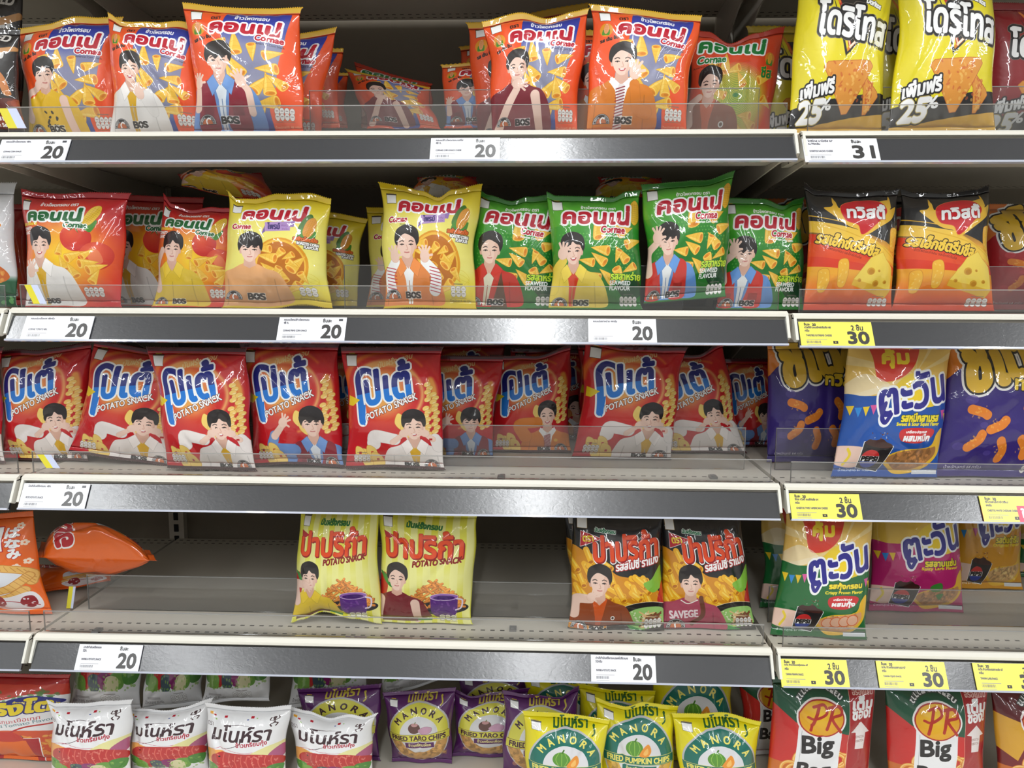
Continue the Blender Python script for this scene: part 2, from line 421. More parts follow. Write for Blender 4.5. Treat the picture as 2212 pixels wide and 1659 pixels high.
CONES = [(190, 205, 78, -95), (245, 175, 60, 85), (290, 215, 62, -18), (150, 165, 45, 190), (205, 285, 78, 235), (325, 262, 68, 178), (245, 345, 72, -48), (298, 352, 72, 262), (345, 325, 66, 215), (170, 300, 52, 250), (255, 402, 74, 100), (318, 382, 76, 170), (200, 345, 60, 250)]

def corn_logo(A, col, x, y, w, h, rot=0, out=(7, WHITE)):
    A.text('คอนเน่', x, y, w, h, col, rot=rot, shear=.08, bold=4.2, out=(out,))

def d_cheese(p):
    A = Art(bg=(240, 86, 34))
    pan = lin(0, 20, 0, 470, [(0, (30, 42, 140)), (.17, (50, 66, 168)), (.34, (132, 134, 168)), (.75, (140, 140, 160)), (.92, (60, 84, 160)), (1, (40, 60, 150))])
    A.blob([(162, 10), (260, 5), (368, 10), (358, 130), (332, 250), (315, 340), (292, 400), (285, 500), (150, 500), (120, 400), (96, 290), (135, 170)], pan)
    A.rect(0, 0, 400, 22, (222, 176, 40)); A.rect(0, 22, 400, 8, (205, 66, 26))
    for c in CONES: cone(A, *c)
    badge(A, 28, 34, 38, 34); A.ell(50, 108, 25, 27, (226, 150, 40)); corn(A, 50, 104, 40, 4, (240, 165, 130))
    A.text('รส เข้ม ข้น', 34, 160, 66, 15, BLACK, rot=-14, bold=.6)
    A.text('ตรา', 100, 66, 32, 13, BLACK, bold=.6, shear=.1)
    A.text('ข้าวโพดกรอบ', 182, 66, 120, 22, WHITE, rot=2, bold=1)
    corn_logo(A, RED, 97, 122, 240, 58, 3)
    A.text('Cornae', 258, 158, 94, 23, RED, rot=3, shear=.1, bold=1.2, out=((3.2, WHITE),)); A.text('American Corn Snack', 262, 174, 94, 9, (50, 46, 60), rot=4, bold=.3)
    portrait(A, 122, 236, 92, bottom=478, **p)
    if p is P_YEL:
        arm(A, [(30, 400), (20, 310), (80, 285)], 34, SKIN, (88, 272, 70, -60)); arm(A, [(200, 340), (222, 470)], 36, SKIN); A.speckle(105, 380, 50, 60, (30, 30, 30), 12, 3, 4, 9, .9)
    elif p is P_WHT: arm(A, [(200, 330), (215, 400), (180, 350)], 40, (236, 232, 228), (160, 330, 80, -120))
    elif p is P_BLU: arm(A, [(230, 420), (225, 350), (205, 320)], 26, SKIN, (200, 310, 80, -110)); arm(A, [(20, 400), (25, 330)], 30, SKIN, (28, 310, 70, -80))
    elif p is P_MAR: arm(A, [(30, 470), (80, 380), (120, 320)], 36, SKIN, (125, 300, 80, 10)); arm(A, [(200, 350), (220, 480)], 40, SKIN)
    elif p is P_ORG: arm(A, [(230, 420), (190, 400), (172, 320)], 44, (222, 128, 36), (172, 275, 90, -90))
    food_badge(A, 56, 456, 32); bos(A, 110, 456, 66, 22)
    nutrition(A, 306, 402, 70, 42); A.text('น้ำหนักสุทธิ 48 กรัม', 300, 475, 92, 13, (250, 215, 180)); A.rect(300, 480, 90, 3, (250, 215, 180), alpha=.7)
    return A

def d_cheese_green():
    A = Art(bg=(232, 74, 34)); A.rect(0, 0, 400, 34, (190, 52, 30))
    A.ell(200, 330, 165, 165, rad(200, 330, 170, [(0, (190, 205, 50)), (.7, (215, 190, 60)), (1, (232, 74, 34))]))
    for r in range(14, 150, 7): A.line([(200+r*math.cos(t), 300+r*math.sin(t)) for t in np.linspace(0, 2*math.pi, 40)], 1.8, (30, 130, 50), alpha=max(.1, 1-r/150), soft=False)
    A.ell(200, 300, 12, 10, (30, 130, 50))
    for c in [(140, 205, 80, -85), (205, 190, 60, 160), (300, 240, 66, -22), (150, 300, 60, 200), (330, 310, 60, 30), (280, 380, 60, 180), (230, 260, 60, 240), (300, 420, 64, 210), (110, 180, 50, 200), (200, 420, 70, 20)]: cone(A, *c)
    corn_logo(A, (20, 128, 56), 30, 108, 280, 74, 4)
    A.text('Cornae', 22, 160, 120, 30, (20, 128, 56), rot=2, shear=.1, bold=1.5, out=((3.2, WHITE),)); A.text('American Corn Snack', 6, 178, 110, 9, (90, 20, 10), bold=.3)
    A.ell(345, 145, 24, 28, (226, 150, 40), alpha=.8); corn(A, 345, 145, 44, 5); A.text('ชีส', 308, 225, 50, 44, (20, 128, 56), bold=2, out=((2, (240, 170, 60)),))
    portrait(A, 80, 252, 94, bottom=500, **P_BRN); A.ell(150, 410, 12, 12, WHITE); A.ell(150, 410, 7, 7, (90, 60, 40)); arm(A, [(10, 400), (8, 330), (40, 300)], 36, SKIN)
    nutrition(A, 290, 448, 84, 40); return A

def d_tomato(p):
    A = Art(); A.shade(rad(190, 290, 300, [(0, (250, 214, 40)), (.35, (244, 160, 36)), (.62, (226, 84, 30)), (.85, (206, 30, 34)), (1.3, (196, 20, 36))]))
    A.rect(0, 0, 400, 30, (186, 22, 36))
    A.ell(245, 210, 56, 58, rad(230, 190, 80, [(0, (236, 96, 60)), (1, (196, 32, 26))])); A.ell(318, 285, 60, 60, rad(310, 270, 80, [(0, (236, 110, 70)), (1, (200, 40, 30))]))
    A.blob([(300, 250), (330, 265), (345, 310), (310, 320), (290, 285)], (240, 150, 100), alpha=.6)
    for a in range(0, 360, 60): A.poly([(245, 165), (245+36*math.cos(math.radians(a+12)), 168+26*math.sin(math.radians(a+12))), (245+10*math.cos(math.radians(a+50)), 165+8*math.sin(math.radians(a+50)))], (60, 130, 50))
    for c in [(215, 300, 66, -28), (262, 320, 66, -8), (205, 345, 60, 250), (290, 345, 70, -20), (245, 372, 62, 240), (300, 395, 60, -60), (230, 415, 70, 190), (180, 280, 50, -80), (270, 290, 50, -40)]: cone(A, *c)
    badge(A, 14, 50, 34, 40); A.text('ข้าวโพดกรอบ ตรา', 95, 70, 145, 18, WHITE, bold=.8, shear=.15)
    corn(A, 296, 115, 100, 28, (240, 200, 60)); corn_logo(A, (24, 104, 52), 44, 138, 212, 56, 0)
    A.text('Cornae', 200, 168, 82, 22, (24, 104, 52), shear=.12, bold=1.2, out=((3, WHITE),)); A.text('Corn Snack', 245, 180, 40, 8, WHITE)
    A.text('รสมะเขือเทศ', 6, 160, 80, 15, (250, 225, 60), bold=.8, shear=.1); A.text('TOMATO', 4, 180, 56, 13, WHITE, bold=.9, shear=.1); A.text('FLAVOUR', 4, 197, 66, 13, WHITE, bold=.9, shear=.1)
    portrait(A, 96, 246, 96, bottom=490, **p)
    if p is P_POL: arm(A, [(20, 420), (5, 330), (40, 250)], 34, SKIN)
    else: arm(A, [(30, 420), (40, 370)], 34, (240, 236, 232), (44, 350, 90, -80))
    food_badge(A, 40, 486, 28); bos(A, 92, 484, 58, 20); nutrition(A, 262, 418, 78, 38); return A

def d_prime(p, bowl=True):
    A = Art(); A.shade(lin(0, 0, 0, 500, [(0, (238, 210, 30)), (.12, (238, 214, 50)), (.3, (238, 226, 110)), (.7, (232, 224, 120)), (.9, (234, 212, 50)), (1, (232, 200, 20))]))
    A.rect(0, 0, 400, 20, (232, 200, 16))
    for i in range(3): A.line([(290+i*20, 380-i*10), (340, 350+i*18), (375, 380+i*10), (350, 410)], 1.5, (214, 190, 60), alpha=.7)
    corn_logo(A, RED, 78, 118, 240, 60, 1)
    badge(A, 24, 50, 40, 36); A.text('Cornae', 34, 166, 80, 22, RED, shear=.1, bold=1.2, out=((2.6, WHITE),)); A.text('Prime', 86, 182, 30, 10, (60, 90, 60))
    A.poly([(172, 136), (270, 128), (272, 166), (176, 176)], (176, 140, 200)); A.poly([(172, 150), (176, 176), (160, 192)], (120, 90, 160)); A.poly([(270, 128), (288, 122), (284, 150), (271, 150)], (150, 115, 185))
    A.text('ไพรม์', 184, 165, 48, 28, (60, 40, 110), bold=1.2, rot=-3); A.text('คอร์น', 238, 150, 26, 9, (120, 70, 140)); A.text('สแน็ค', 240, 164, 26, 9, (120, 70, 140))
    A.blob([(300, 170), (318, 110), (345, 90), (362, 150), (345, 200)], (70, 120, 40)); corn(A, 342, 150, 88, 14, (222, 150, 40))
    A.text('รสข้าวโพดปิ้ง', 286, 206, 86, 18, (216, 100, 20), bold=1.6, out=((1.6, (90, 40, 10)),), rot=3)
    A.text('ROASTED CORN', 300, 224, 76, 12, WHITE, bold=.8, out=((2, (50, 40, 30)),), rot=4); A.text('FLAVOUR', 326, 240, 48, 12, WHITE, bold=.8, out=((2, (50, 40, 30)),), rot=4)
    A.ell(238, 315, 104, 116, (222, 150, 20), rot=-8); A.ell(236, 315, 96, 108, (238, 185, 60), rot=-8); A.ell(236, 317, 90, 100, (190, 110, 20), rot=-8)
    for c in [(195, 250, 55, 175), (245, 255, 55, 130), (215, 290, 70, 190), (275, 335, 76, -48), (285, 270, 45, 150), (205, 350, 60, 220), (250, 385, 60, 250), (300, 400, 66, 140), (230, 330, 50, 120), (180, 390, 54, 240), (265, 300, 46, 30), (310, 350, 50, 60)]: cone(A, *c, k=.62)
    portrait(A, 116, 256, 92, bottom=486, **p)
    if p is P_OVR:
        for q, (x0, x1) in ((-1, (34, 62)), (1, (228, 190))):
            arm(A, [(x0, 430), (x0+q*6, 370), (x1, 320)], 46, WHITE, (x1, 300, 80, -90))
            for k in range(8): A.line([(x0-18, 340+k*13), (x0+26, 350+k*13)], 3.4, (190, 50, 70))
    food_badge(A, 40, 462, 34); bos(A, 98, 462, 66, 24); nutrition(A, 296, 414, 64, 40, 3); A.text('น้ำหนักสุทธิ 46 กรัม', 290, 476, 90, 12, (90, 100, 40)); return A

def d_seaweed(p):
    A = Art(); A.shade(lin(0, 0, 120, 500, [(0, (60, 150, 40)), (.2, (86, 176, 46)), (.42, (52, 146, 40)), (.7, (30, 116, 40)), (1, (34, 120, 40))]))
    A.rect(0, 0, 400, 22, (44, 124, 36))
    A.blob([(0, 20), (120, 110), (0, 150)], (110, 190, 60), alpha=.5)
    R = random.Random(5)
    for i in range(16):
        for j in range(22):
            x, y = 40+j*15+(i % 2)*7, 190+i*14
            if abs(math.hypot(x-190, (y-330)*.9)-150) < 55: A.ell(x, y, 3, 3, (130, 196, 90), alpha=.55)
    for c in [(215, 205, 90, -100), (300, 185, 90, -28), (335, 235, 70, -20), (250, 262, 70, 190), (330, 300, 70, 230), (235, 310, 66, 215), (185, 310, 62, 190), (285, 335, 66, 60), (210, 375, 72, 200), (270, 385, 70, 220), (365, 320, 56, 150), (300, 260, 50, 110)]: cone(A, *c)
    A.text('ข้าวโพดกรอบ ตรา', 140, 74, 150, 18, WHITE, bold=1, rot=2); badge(A, 20, 34, 42, 42)
    corn(A, 376, 100, 100, 4, (244, 190, 50)); corn_logo(A, RED, 58, 142, 286, 80, 2, (8, WHITE))
    A.text('Cornae', 222, 186, 104, 28, RED, shear=.1, bold=1.5, out=((3, WHITE),), rot=2); A.text('American Corn Snack', 222, 202, 108, 10, WHITE, bold=.5, rot=3)
    A.blob([(290, 395), (380, 380), (398, 440), (340, 460), (300, 430)], (28, 70, 40)); A.speckle(300, 390, 90, 60, (60, 110, 60), 20, 4, 2, 6)
    A.text('รสสาหร่าย', 262, 380, 130, 34, (200, 230, 60), bold=1.2, out=((2, (30, 90, 30)),)); A.text('SEAWEED', 258, 401, 90, 17, WHITE, bold=.7); A.text('FLAVOUR', 258, 422, 90, 17, WHITE, bold=.7)
    portrait(A, 95, 262, 96, bottom=488, **p)
    if p is P_VES: arm(A, [(10, 380), (0, 300), (40, 260)], 36, SKIN, (46, 236, 86, -75)); arm(A, [(60, 262), (80, 270)], 14, SKIN)
    elif p is P_YJK: arm(A, [(12, 420), (18, 340), (48, 300)], 44, (232, 205, 80), (50, 268, 90, -70))
    elif p is P_RED: A.poly([(150, 350), (190, 500), (120, 500)], (70, 66, 40), alpha=.8)
    food_badge(A, 44, 486, 34); bos(A, 104, 484, 66, 22); nutrition(A, 304, 448, 78, 38); return A

def d_pote(p):
    A = Art(bg=(200, 20, 34)); A.shade(rad(170, 180, 330, [(0, (236, 180, 100)), (.2, (232, 160, 80)), (.36, (210, 60, 40)), (.5, (202, 28, 34)), (.9, (196, 18, 34)), (1.3, (176, 14, 34))]))
    for (r, w, c, a0, a1, al) in ((190, 26, (236, 130, 40), -170, -40, .8), (140, 36, (240, 190, 110), -150, 60, .8), (120, 40, (204, 30, 34), -30, 60, .6), (185, 26, (240, 170, 70), -20, 80, .9), (215, 20, (206, 40, 34), -120, 30, .8)):
        A.line([(185+r*math.cos(math.radians(t)), 190+r*.9*math.sin(math.radians(t))) for t in range(a0, a1, 8)], w, c, alpha=al, blur=12, w2=w*.3)
    A.rect(0, 0, 400, 15, (70, 10, 20)); A.rect(0, 15, 400, 8, (160, 14, 30)); badge(A, 22, 34, 42, 42, (60, 45, 20))
    A.text('มันฝรั่งกรอบ', 152, 86, 140, 26, (235, 200, 140), rot=-17, shear=.2, bold=1)
    two = lambda X, Y: np.where((Y+X*.22 < 208)[..., None], np.array([30, 40, 128.]), np.array([26, 122, 216.]))
    st = [(76, 300), (66, 200), (62, 132), (84, 98), (118, 100), (140, 122)]
    A.line(st, 46, WHITE, w2=34); A.line(st, 30, two, w2=20); A.poly([(60, 240), (92, 232), (88, 318), (66, 306)], two)
    A.text('ปเต้', 100, 236, 190, 146, two, rot=-13, shear=.14, bold=5.5, out=((7, WHITE),))
    A.text('POTATO SNACK', 100, 296, 226, 26, WHITE, rot=-23, shear=.15, bold=1.1, out=((1.6, (90, 30, 20)),))
    A.poly([(12, 196), (66, 214), (30, 240), (8, 236)], (240, 210, 30))
    R = random.Random(2)
    for (x, y, n) in ((346, 150, 5), (366, 190, 5), (340, 245, 8), (372, 250, 7)):
        for k in range(n): A.ell(x+(k % 2)*8, y+k*15, 13, 9, (244, 204, 110), rot=-25, out=(1, (206, 140, 50))); A.ell(x+4+(k % 2)*6, y+4+k*15, 7, 3, (250, 226, 160), rot=-25)
    for (x, y, a) in ((240, 300, 60), (262, 330, 80)): A.blob([(x-10, y-34), (x+18, y-10), (x+6, y+34), (x-24, y+6)], (244, 210, 110), out=(1, (206, 150, 60)))
    portrait(A, 290, 322, 88, bottom=492, **p)
    if p is P_WHP:
        arm(A, [(120, 390), (130, 360), (210, 372)], 56, (238, 230, 226)); arm(A, [(200, 384), (246, 350)], 22, SKIN, (250, 346, 66, -20))
        arm(A, [(385, 400), (370, 370)], 50, (238, 230, 226)); arm(A, [(362, 372), (334, 350)], 22, SKIN, (332, 346, 60, 190)); A.rect(348, 368, 12, 8, (190, 40, 40))
    elif p is P_BLU: arm(A, [(200, 430), (110, 420), (120, 370)], 50, (108, 146, 205)); arm(A, [(120, 372), (160, 330)], 30, SKIN, (168, 316, 74, -50))
    elif p is P_ORG: arm(A, [(180, 420), (150, 360), (240, 350)], 60, (222, 128, 36)); A.ell(330, 440, 10, 8, (240, 180, 60))
    for (x, y, r) in ((90, 450, 40), (60, 432, 30), (110, 430, 34), (130, 462, 36)):
        A.blob([(x-r*.6, y-r*.8), (x+r*.4, y-r*.5), (x+r*.7, y+r*.8), (x-r*.4, y+r*.9)], (240, 206, 110), out=(1.2, (206, 150, 60))); A.rect(x-4, y-4, 10, 10, (190, 40, 40))
    nutrition(A, 34, 440, 66, 34); food_badge(A, 352, 488, 30); bos(A, 240, 490, 60, 14); A.rect(0, 490, 400, 10, (60, 20, 26)); return A

def pap_logo(A, x, y, w, h, rot, dark):
    A.text('ปาปริก้า', x+4, y+5, w, h, (150, 20, 20), rot=rot, bold=4.6, out=((4.5, WHITE),) if dark else ())
    A.text('ปาปริก้า', x, y, w, h, (236, 78, 26), rot=rot, bold=3.6, out=((1.6, (190, 30, 20)),))

def d_paprika(p):
    A = Art(bg=(238, 236, 150))
    for i in range(8): A.poly([(i*56, 0), (i*56+28, 0), (i*56+26, 500), (i*56+4, 500)], lin(0, 0, 0, 500, [(0, (226, 222, 60)), (.35, (230, 226, 80)), (.55, (236, 234, 140)), (.85, (230, 226, 80)), (1, (222, 220, 40))]))
    A.text('มันฝรั่งกรอบ', 122, 66, 144, 26, (20, 110, 50), bold=2, rot=3, shear=.06); badge(A, 26, 34, 36, 38)
    A.poly([(24, 88), (70, 108), (30, 128)], (190, 30, 40)); pap_logo(A, 30, 194, 320, 112, 0, False)
    A.text('POTATO SNACK', 150, 234, 200, 25, (140, 24, 20), rot=-6, shear=.2, bold=1.4)
    A.ell(240, 420, 150, 34, (40, 40, 46)); chips_pile(A, 130, 290, 230, 130, 130, 7, (240, 150, 70))
    A.blob([(0, 290), (30, 270), (40, 330), (20, 390), (0, 380)], (190, 30, 30)); A.blob([(6, 265), (50, 290), (60, 330), (30, 310)], (60, 140, 60))
    A.ell(285, 425, 58, 55, (90, 40, 130)); A.rect(227, 366, 116, 62, (90, 40, 130)); A.ell(285, 366, 58, 15, (150, 100, 180), out=(2, (235, 220, 235))); A.ell(285, 369, 46, 10, (70, 30, 110))
    A.line([(340, 375), (362, 385), (358, 420), (336, 430)], 7, (225, 215, 235)); A.speckle(240, 390, 90, 70, (140, 90, 170), 16, 3, 3, 9, .5)
    portrait(A, 82, 292, 88, bottom=472, **p)
    if p is P_POL: arm(A, [(14, 400), (4, 330), (50, 320)], 40, SKIN, (60, 322, 70, 20))
    else: arm(A, [(8, 390), (2, 480)], 40, SKIN); arm(A, [(160, 400), (170, 480)], 38, SKIN)
    A.rect(20, 474, 150, 16, (100, 60, 40)); A.rect(170, 476, 60, 12, (70, 130, 60)); nutrition(A, 262, 458, 76, 28, 3, (240, 240, 220)); return A

def d_paprika_black(p):
    A = Art(bg=(26, 24, 26))
    A.blob([(-20, 170), (60, 165), (130, 190), (190, 250), (280, 270), (380, 330), (380, 400), (200, 470), (-20, 480)], (214, 140, 20)); R = random.Random(4)
    for i in range(46):
        t = R.random(); x = R.uniform(-10, 360); y = R.uniform(180+max(0, x-90)*.42, 440)
        a = R.uniform(.1, 1.2); L = R.uniform(50, 80); A.line([(x-L/2*math.cos(a), y-L/2*math.sin(a)), (x+L/2*math.cos(a), y+L/2*math.sin(a))], 28, (210, 136, 16), soft=False)
        A.line([(x-L/2*math.cos(a), y-2-L/2*math.sin(a)), (x+L/2*math.cos(a), y-2+L/2*math.sin(a))], 24, (244, 184, 40), soft=False); A.line([(x-L/3*math.cos(a), y-8-L/3*math.sin(a)), (x+L/3*math.cos(a), y-8+L/3*math.sin(a))], 6, (250, 214, 90), soft=False)
        A.ell(x+L/2*math.cos(a), y+L/2*math.sin(a), 6, 10, (190, 110, 10), rot=math.degrees(a))
    A.rect(0, 0, 400, 20, (20, 18, 20)); badge(A, 20, 30, 42, 42, (170, 140, 80)); A.text('มันฝรั่งกรอบ', 96, 82, 90, 17, (40, 120, 80), bold=1, out=((2, WHITE),), rot=4)
    A.poly([(34, 84), (126, 108), (34, 146)], (190, 26, 40), out=(2, WHITE)); A.text('ตรา', 46, 126, 44, 22, (245, 220, 60), bold=1.2, rot=-6); pap_logo(A, 96, 200, 284, 112, -4, True)
    A.text('รสสไปซี่ ราเมง', 190, 236, 196, 38, WHITE, rot=-9, bold=1.6, shear=.12, out=((3, (170, 24, 24)),))
    A.blob([(310, 290), (350, 270), (396, 220), (396, 300), (350, 330)], (130, 190, 60)); A.blob([(380, 330), (398, 290), (400, 380), (370, 370)], (190, 40, 30))
    A.ell(320, 480, 160, 110, (30, 26, 26), out=(2, (240, 225, 205))); A.blob([(230, 430), (290, 395), (390, 400), (400, 470), (300, 490), (240, 470)], (150, 200, 110))
    for i in range(26): A.line([(290+R.random()*100, 410+R.random()*60), (300+R.random()*90, 420+R.random()*60), (290+R.random()*110, 430+R.random()*50)], 6, (120, 62, 30) if i % 3 else (226, 186, 130))
    A.speckle(240, 410, 90, 60, (235, 240, 210), 22, 8, 2, 7, .8); A.poly([(240, 470), (340, 500), (270, 500)], (50, 140, 60))
    portrait(A, 120, 290, 96, bottom=470 if p is P_BRN else 500, **p)
    if p is P_BRN: arm(A, [(14, 430), (20, 370), (80, 360)], 44, SKIN, (84, 350, 70, -40)); A.ell(182, 440, 9, 9, WHITE); A.ell(182, 440, 5, 5, (80, 50, 30)); food_badge(A, 44, 494, 34); bos(A, 88, 492, 60, 16)
    else: A.line([(165, 350), (172, 430), (130, 480)], 20, (110, 60, 40)); A.text('SAVEGE', 34, 455, 120, 36, (240, 225, 230), bold=2, rot=-6); A.line([(80, 365), (110, 378), (150, 360)], 5, (240, 235, 225)); food_badge(A, 60, 496, 40)
    nutrition(A, 316, 446, 72, 40); return A

def d_nacho(bg, dark, free=True):
    A = Art(); A.shade(lin(0, 0, 0, 500, [(0, tuple(v*.92 for v in bg)), (.3, bg), (1, bg)]))
    if free: A.rect(0, 0, 400, 70, (214, 170, 50), alpha=.5)
    A.poly([(0, 420), (120, 400), (400, 370), (400, 500), (0, 500)], (32, 30, 32)); A.poly([(0, 478), (400, 430), (400, 500), (0, 500)], (206, 160, 60) if free else (60, 40, 40))
    A.poly([(140, 70), (290, 70), (212, 268)], (30, 28, 30)); A.poly([(120, 60), (200, 262), (196, 280), (150, 150)], (34, 30, 32))
    for (a, b, w, c) in (((150, 80), (212, 250), 12, (190, 60, 50)), ((206, 255), (318, 170), 15, (222, 130, 40)), ((210, 248), (316, 168), 7, (250, 235, 220)), ((212, 250), (170, 140), 5, (250, 220, 190)), ((130, 40), (160, 110), 8, (230, 130, 50)), ((210, 40), (300, 70), 8, (220, 110, 40))): A.line([a, b], w, c, soft=False)
    A.line([(196, 270), (330, 165)], 6, (24, 22, 24), soft=False)
    A.text('โดริโทส', 74, 204, 300, 104, WHITE, rot=6, shear=-.02, bold=4, out=((7, (24, 22, 24)), (2, (120, 110, 100))))
    A.text('Doritos', 274, 106, 62, 20, WHITE, rot=18, bold=1.6, out=((2, BLACK),))
    A.text('รสนาโช', 298, 232, 46, 14, (235, 225, 120)); A.text('NACHO', 292, 250, 50, 12, (235, 225, 120), bold=.6)
    for P in ([(284, 340), (300, 336), (352, 372), (358, 384), (314, 436), (300, 438)], [(112, 306), (128, 292), (310, 284), (322, 298), (230, 436), (210, 438)]):
        A.poly(P, (226, 150, 56), out=(2, (190, 100, 30)))
        mn = np.min(P, 0); mx = np.max(P, 0); A.speckle(mn[0]+20, mn[1]+10, mx[0]-mn[0]-50, (mx[1]-mn[1])*.7, (200, 90, 40), 26, 5, 3, 9, .6); A.speckle(mn[0]+20, mn[1]+20, mx[0]-mn[0]-50, (mx[1]-mn[1])*.7, (242, 190, 100), 24, 6, 3, 8, .6)
    A.text('เพิ่มฟรี', 34, 398, 130, 46, WHITE, rot=-9, bold=2.6, shear=.1, out=((5, (24, 22, 24)),)); A.text('25', 30, 464, 92, 60, WHITE, rot=-4, bold=4.4, shear=.14, out=((2.4, (190, 170, 90)), (3, (24, 22, 24)))); A.text('%', 116, 428, 44, 32, WHITE, bold=1.8, rot=-4)
    return A

def d_twisty():
    A = Art(bg=(236, 150, 40)); A.shade(lin(0, 0, 0, 500, [(0, (40, 38, 38)), (.3, (40, 38, 38)), (.5, (240, 170, 60)), (.72, (240, 170, 50)), (.9, (226, 96, 36)), (1, (200, 60, 30))]))
    A.poly([(0, 0), (400, 0), (400, 260), (330, 230), (200, 190), (0, 150)], (36, 34, 34)); A.poly([(0, 150), (200, 190), (400, 290), (400, 320), (190, 240), (0, 195)], (244, 200, 70)); A.poly([(0, 200), (400, 330), (400, 360), (0, 330)], (222, 62, 36)); A.poly([(0, 235), (250, 300), (400, 345), (0, 290)], (230, 80, 40))
    for (a, b) in (((0, 130), (150, 165)), ((60, 172), (380, 268)), ((180, 178), (398, 300))): A.line([a, b], 4, (230, 180, 50), soft=False)
    A.blob([(90, 90), (110, 60), (120, 96), (160, 70), (290, 60), (350, 50), (352, 90), (386, 80), (360, 130), (300, 170), (220, 215), (200, 190), (140, 170), (60, 100)], (240, 190, 60)); A.blob([(96, 74), (104, 40), (112, 90)], (240, 190, 60)); A.blob([(340, 80), (350, 30), (358, 84)], (240, 190, 60))
    A.blob([(130, 86), (210, 52), (300, 60), (336, 100), (290, 150), (220, 205), (196, 170), (140, 150)], (206, 30, 40), out=(2, (230, 120, 50)))
    A.text('ทวิสตี้', 150, 142, 172, 62, WHITE, rot=-2, shear=.1, bold=3.6, out=((2, (150, 20, 30)),))
    A.text('รสเอ็กซ์ตรีมชีส', 20, 238, 275, 48, (245, 205, 70), rot=12, bold=2.8, out=((3, (50, 30, 20)),), shear=.1); A.text('ข้าวโพดอบกรอบ รสเอ็กซ์ตรีมชีส', 50, 262, 170, 12, (110, 30, 20), rot=14, bold=.4)
    for (x, y, l) in ((62, 380, 66), (142, 350, 80), (372, 210, 70)): A.blob([(x-20, y-l*.5), (x+14, y-l*.55), (x+24, y), (x+14, y+l*.7), (x-14, y+l*.7), (x-22, y)], (242, 184, 60), out=(1.5, (206, 130, 40))); A.speckle(x-14, y-l*.4, 28, l, (250, 215, 120), 12, 3, 2, 5)
    A.poly([(196, 380), (262, 296), (318, 272), (340, 300), (376, 330), (384, 420), (360, 450), (190, 402)], (244, 214, 90), out=(1.5, (214, 160, 40))); A.poly([(196, 380), (384, 420), (360, 450), (190, 402)], (226, 180, 60))
    for (x, y, r) in ((270, 348, 18), (308, 345, 6), (222, 384, 9), (300, 395, 16), (345, 388, 9)): A.ell(x, y, r, r*.8, (214, 160, 50)); A.ell(x+2, y+2, r*.7, r*.55, (196, 136, 36))
    nutrition(A, 286, 452, 90, 30); A.rect(0, 0, 400, 14, (30, 28, 28)); return A

def d_cheez(bg, top, thai2):
    A = Art(bg=bg); A.blob([(-20, -20), (420, -20), (420, 150), (300, 90), (120, 110), (40, 150), (-20, 190)], top)
    A.text('ชีโตส', 66, 226, 340, 178, (232, 186, 50), rot=-14, shear=.1, bold=12, out=((6, (26, 22, 24)), (7, (240, 238, 236))))
    A.text(thai2, 226, 216, 160, 46, (245, 205, 50), bold=3.4, out=((3, BLACK),), rot=4)
    for (x, y, a) in ((110, 290, 60), (180, 330, 100), (110, 380, 40), (200, 410, 80), (290, 300, 20), (340, 360, 50), (280, 400, 1.2), (360, 260, 1)): A.line([(x-28*math.cos(a), y-28*math.sin(a)), (x+10, y), (x+28*math.cos(a), y+30*math.sin(a))], 30, (232, 132, 40)); A.speckle(x-24, y-20, 48, 40, (246, 180, 80), 10, int(x), 2, 5)
    for (x, y, r) in ((80, 250, 20), (130, 330, 14), (60, 400, 18), (160, 420, 12)): A.ell(x, y, r, r*.7, tuple(min(255, v+30) for v in bg), alpha=.6)
    A.text('น้ำหนักสุทธิ 64 กรัม', 30, 478, 130, 16, WHITE); nutrition(A, 300, 462, 70, 24); return A

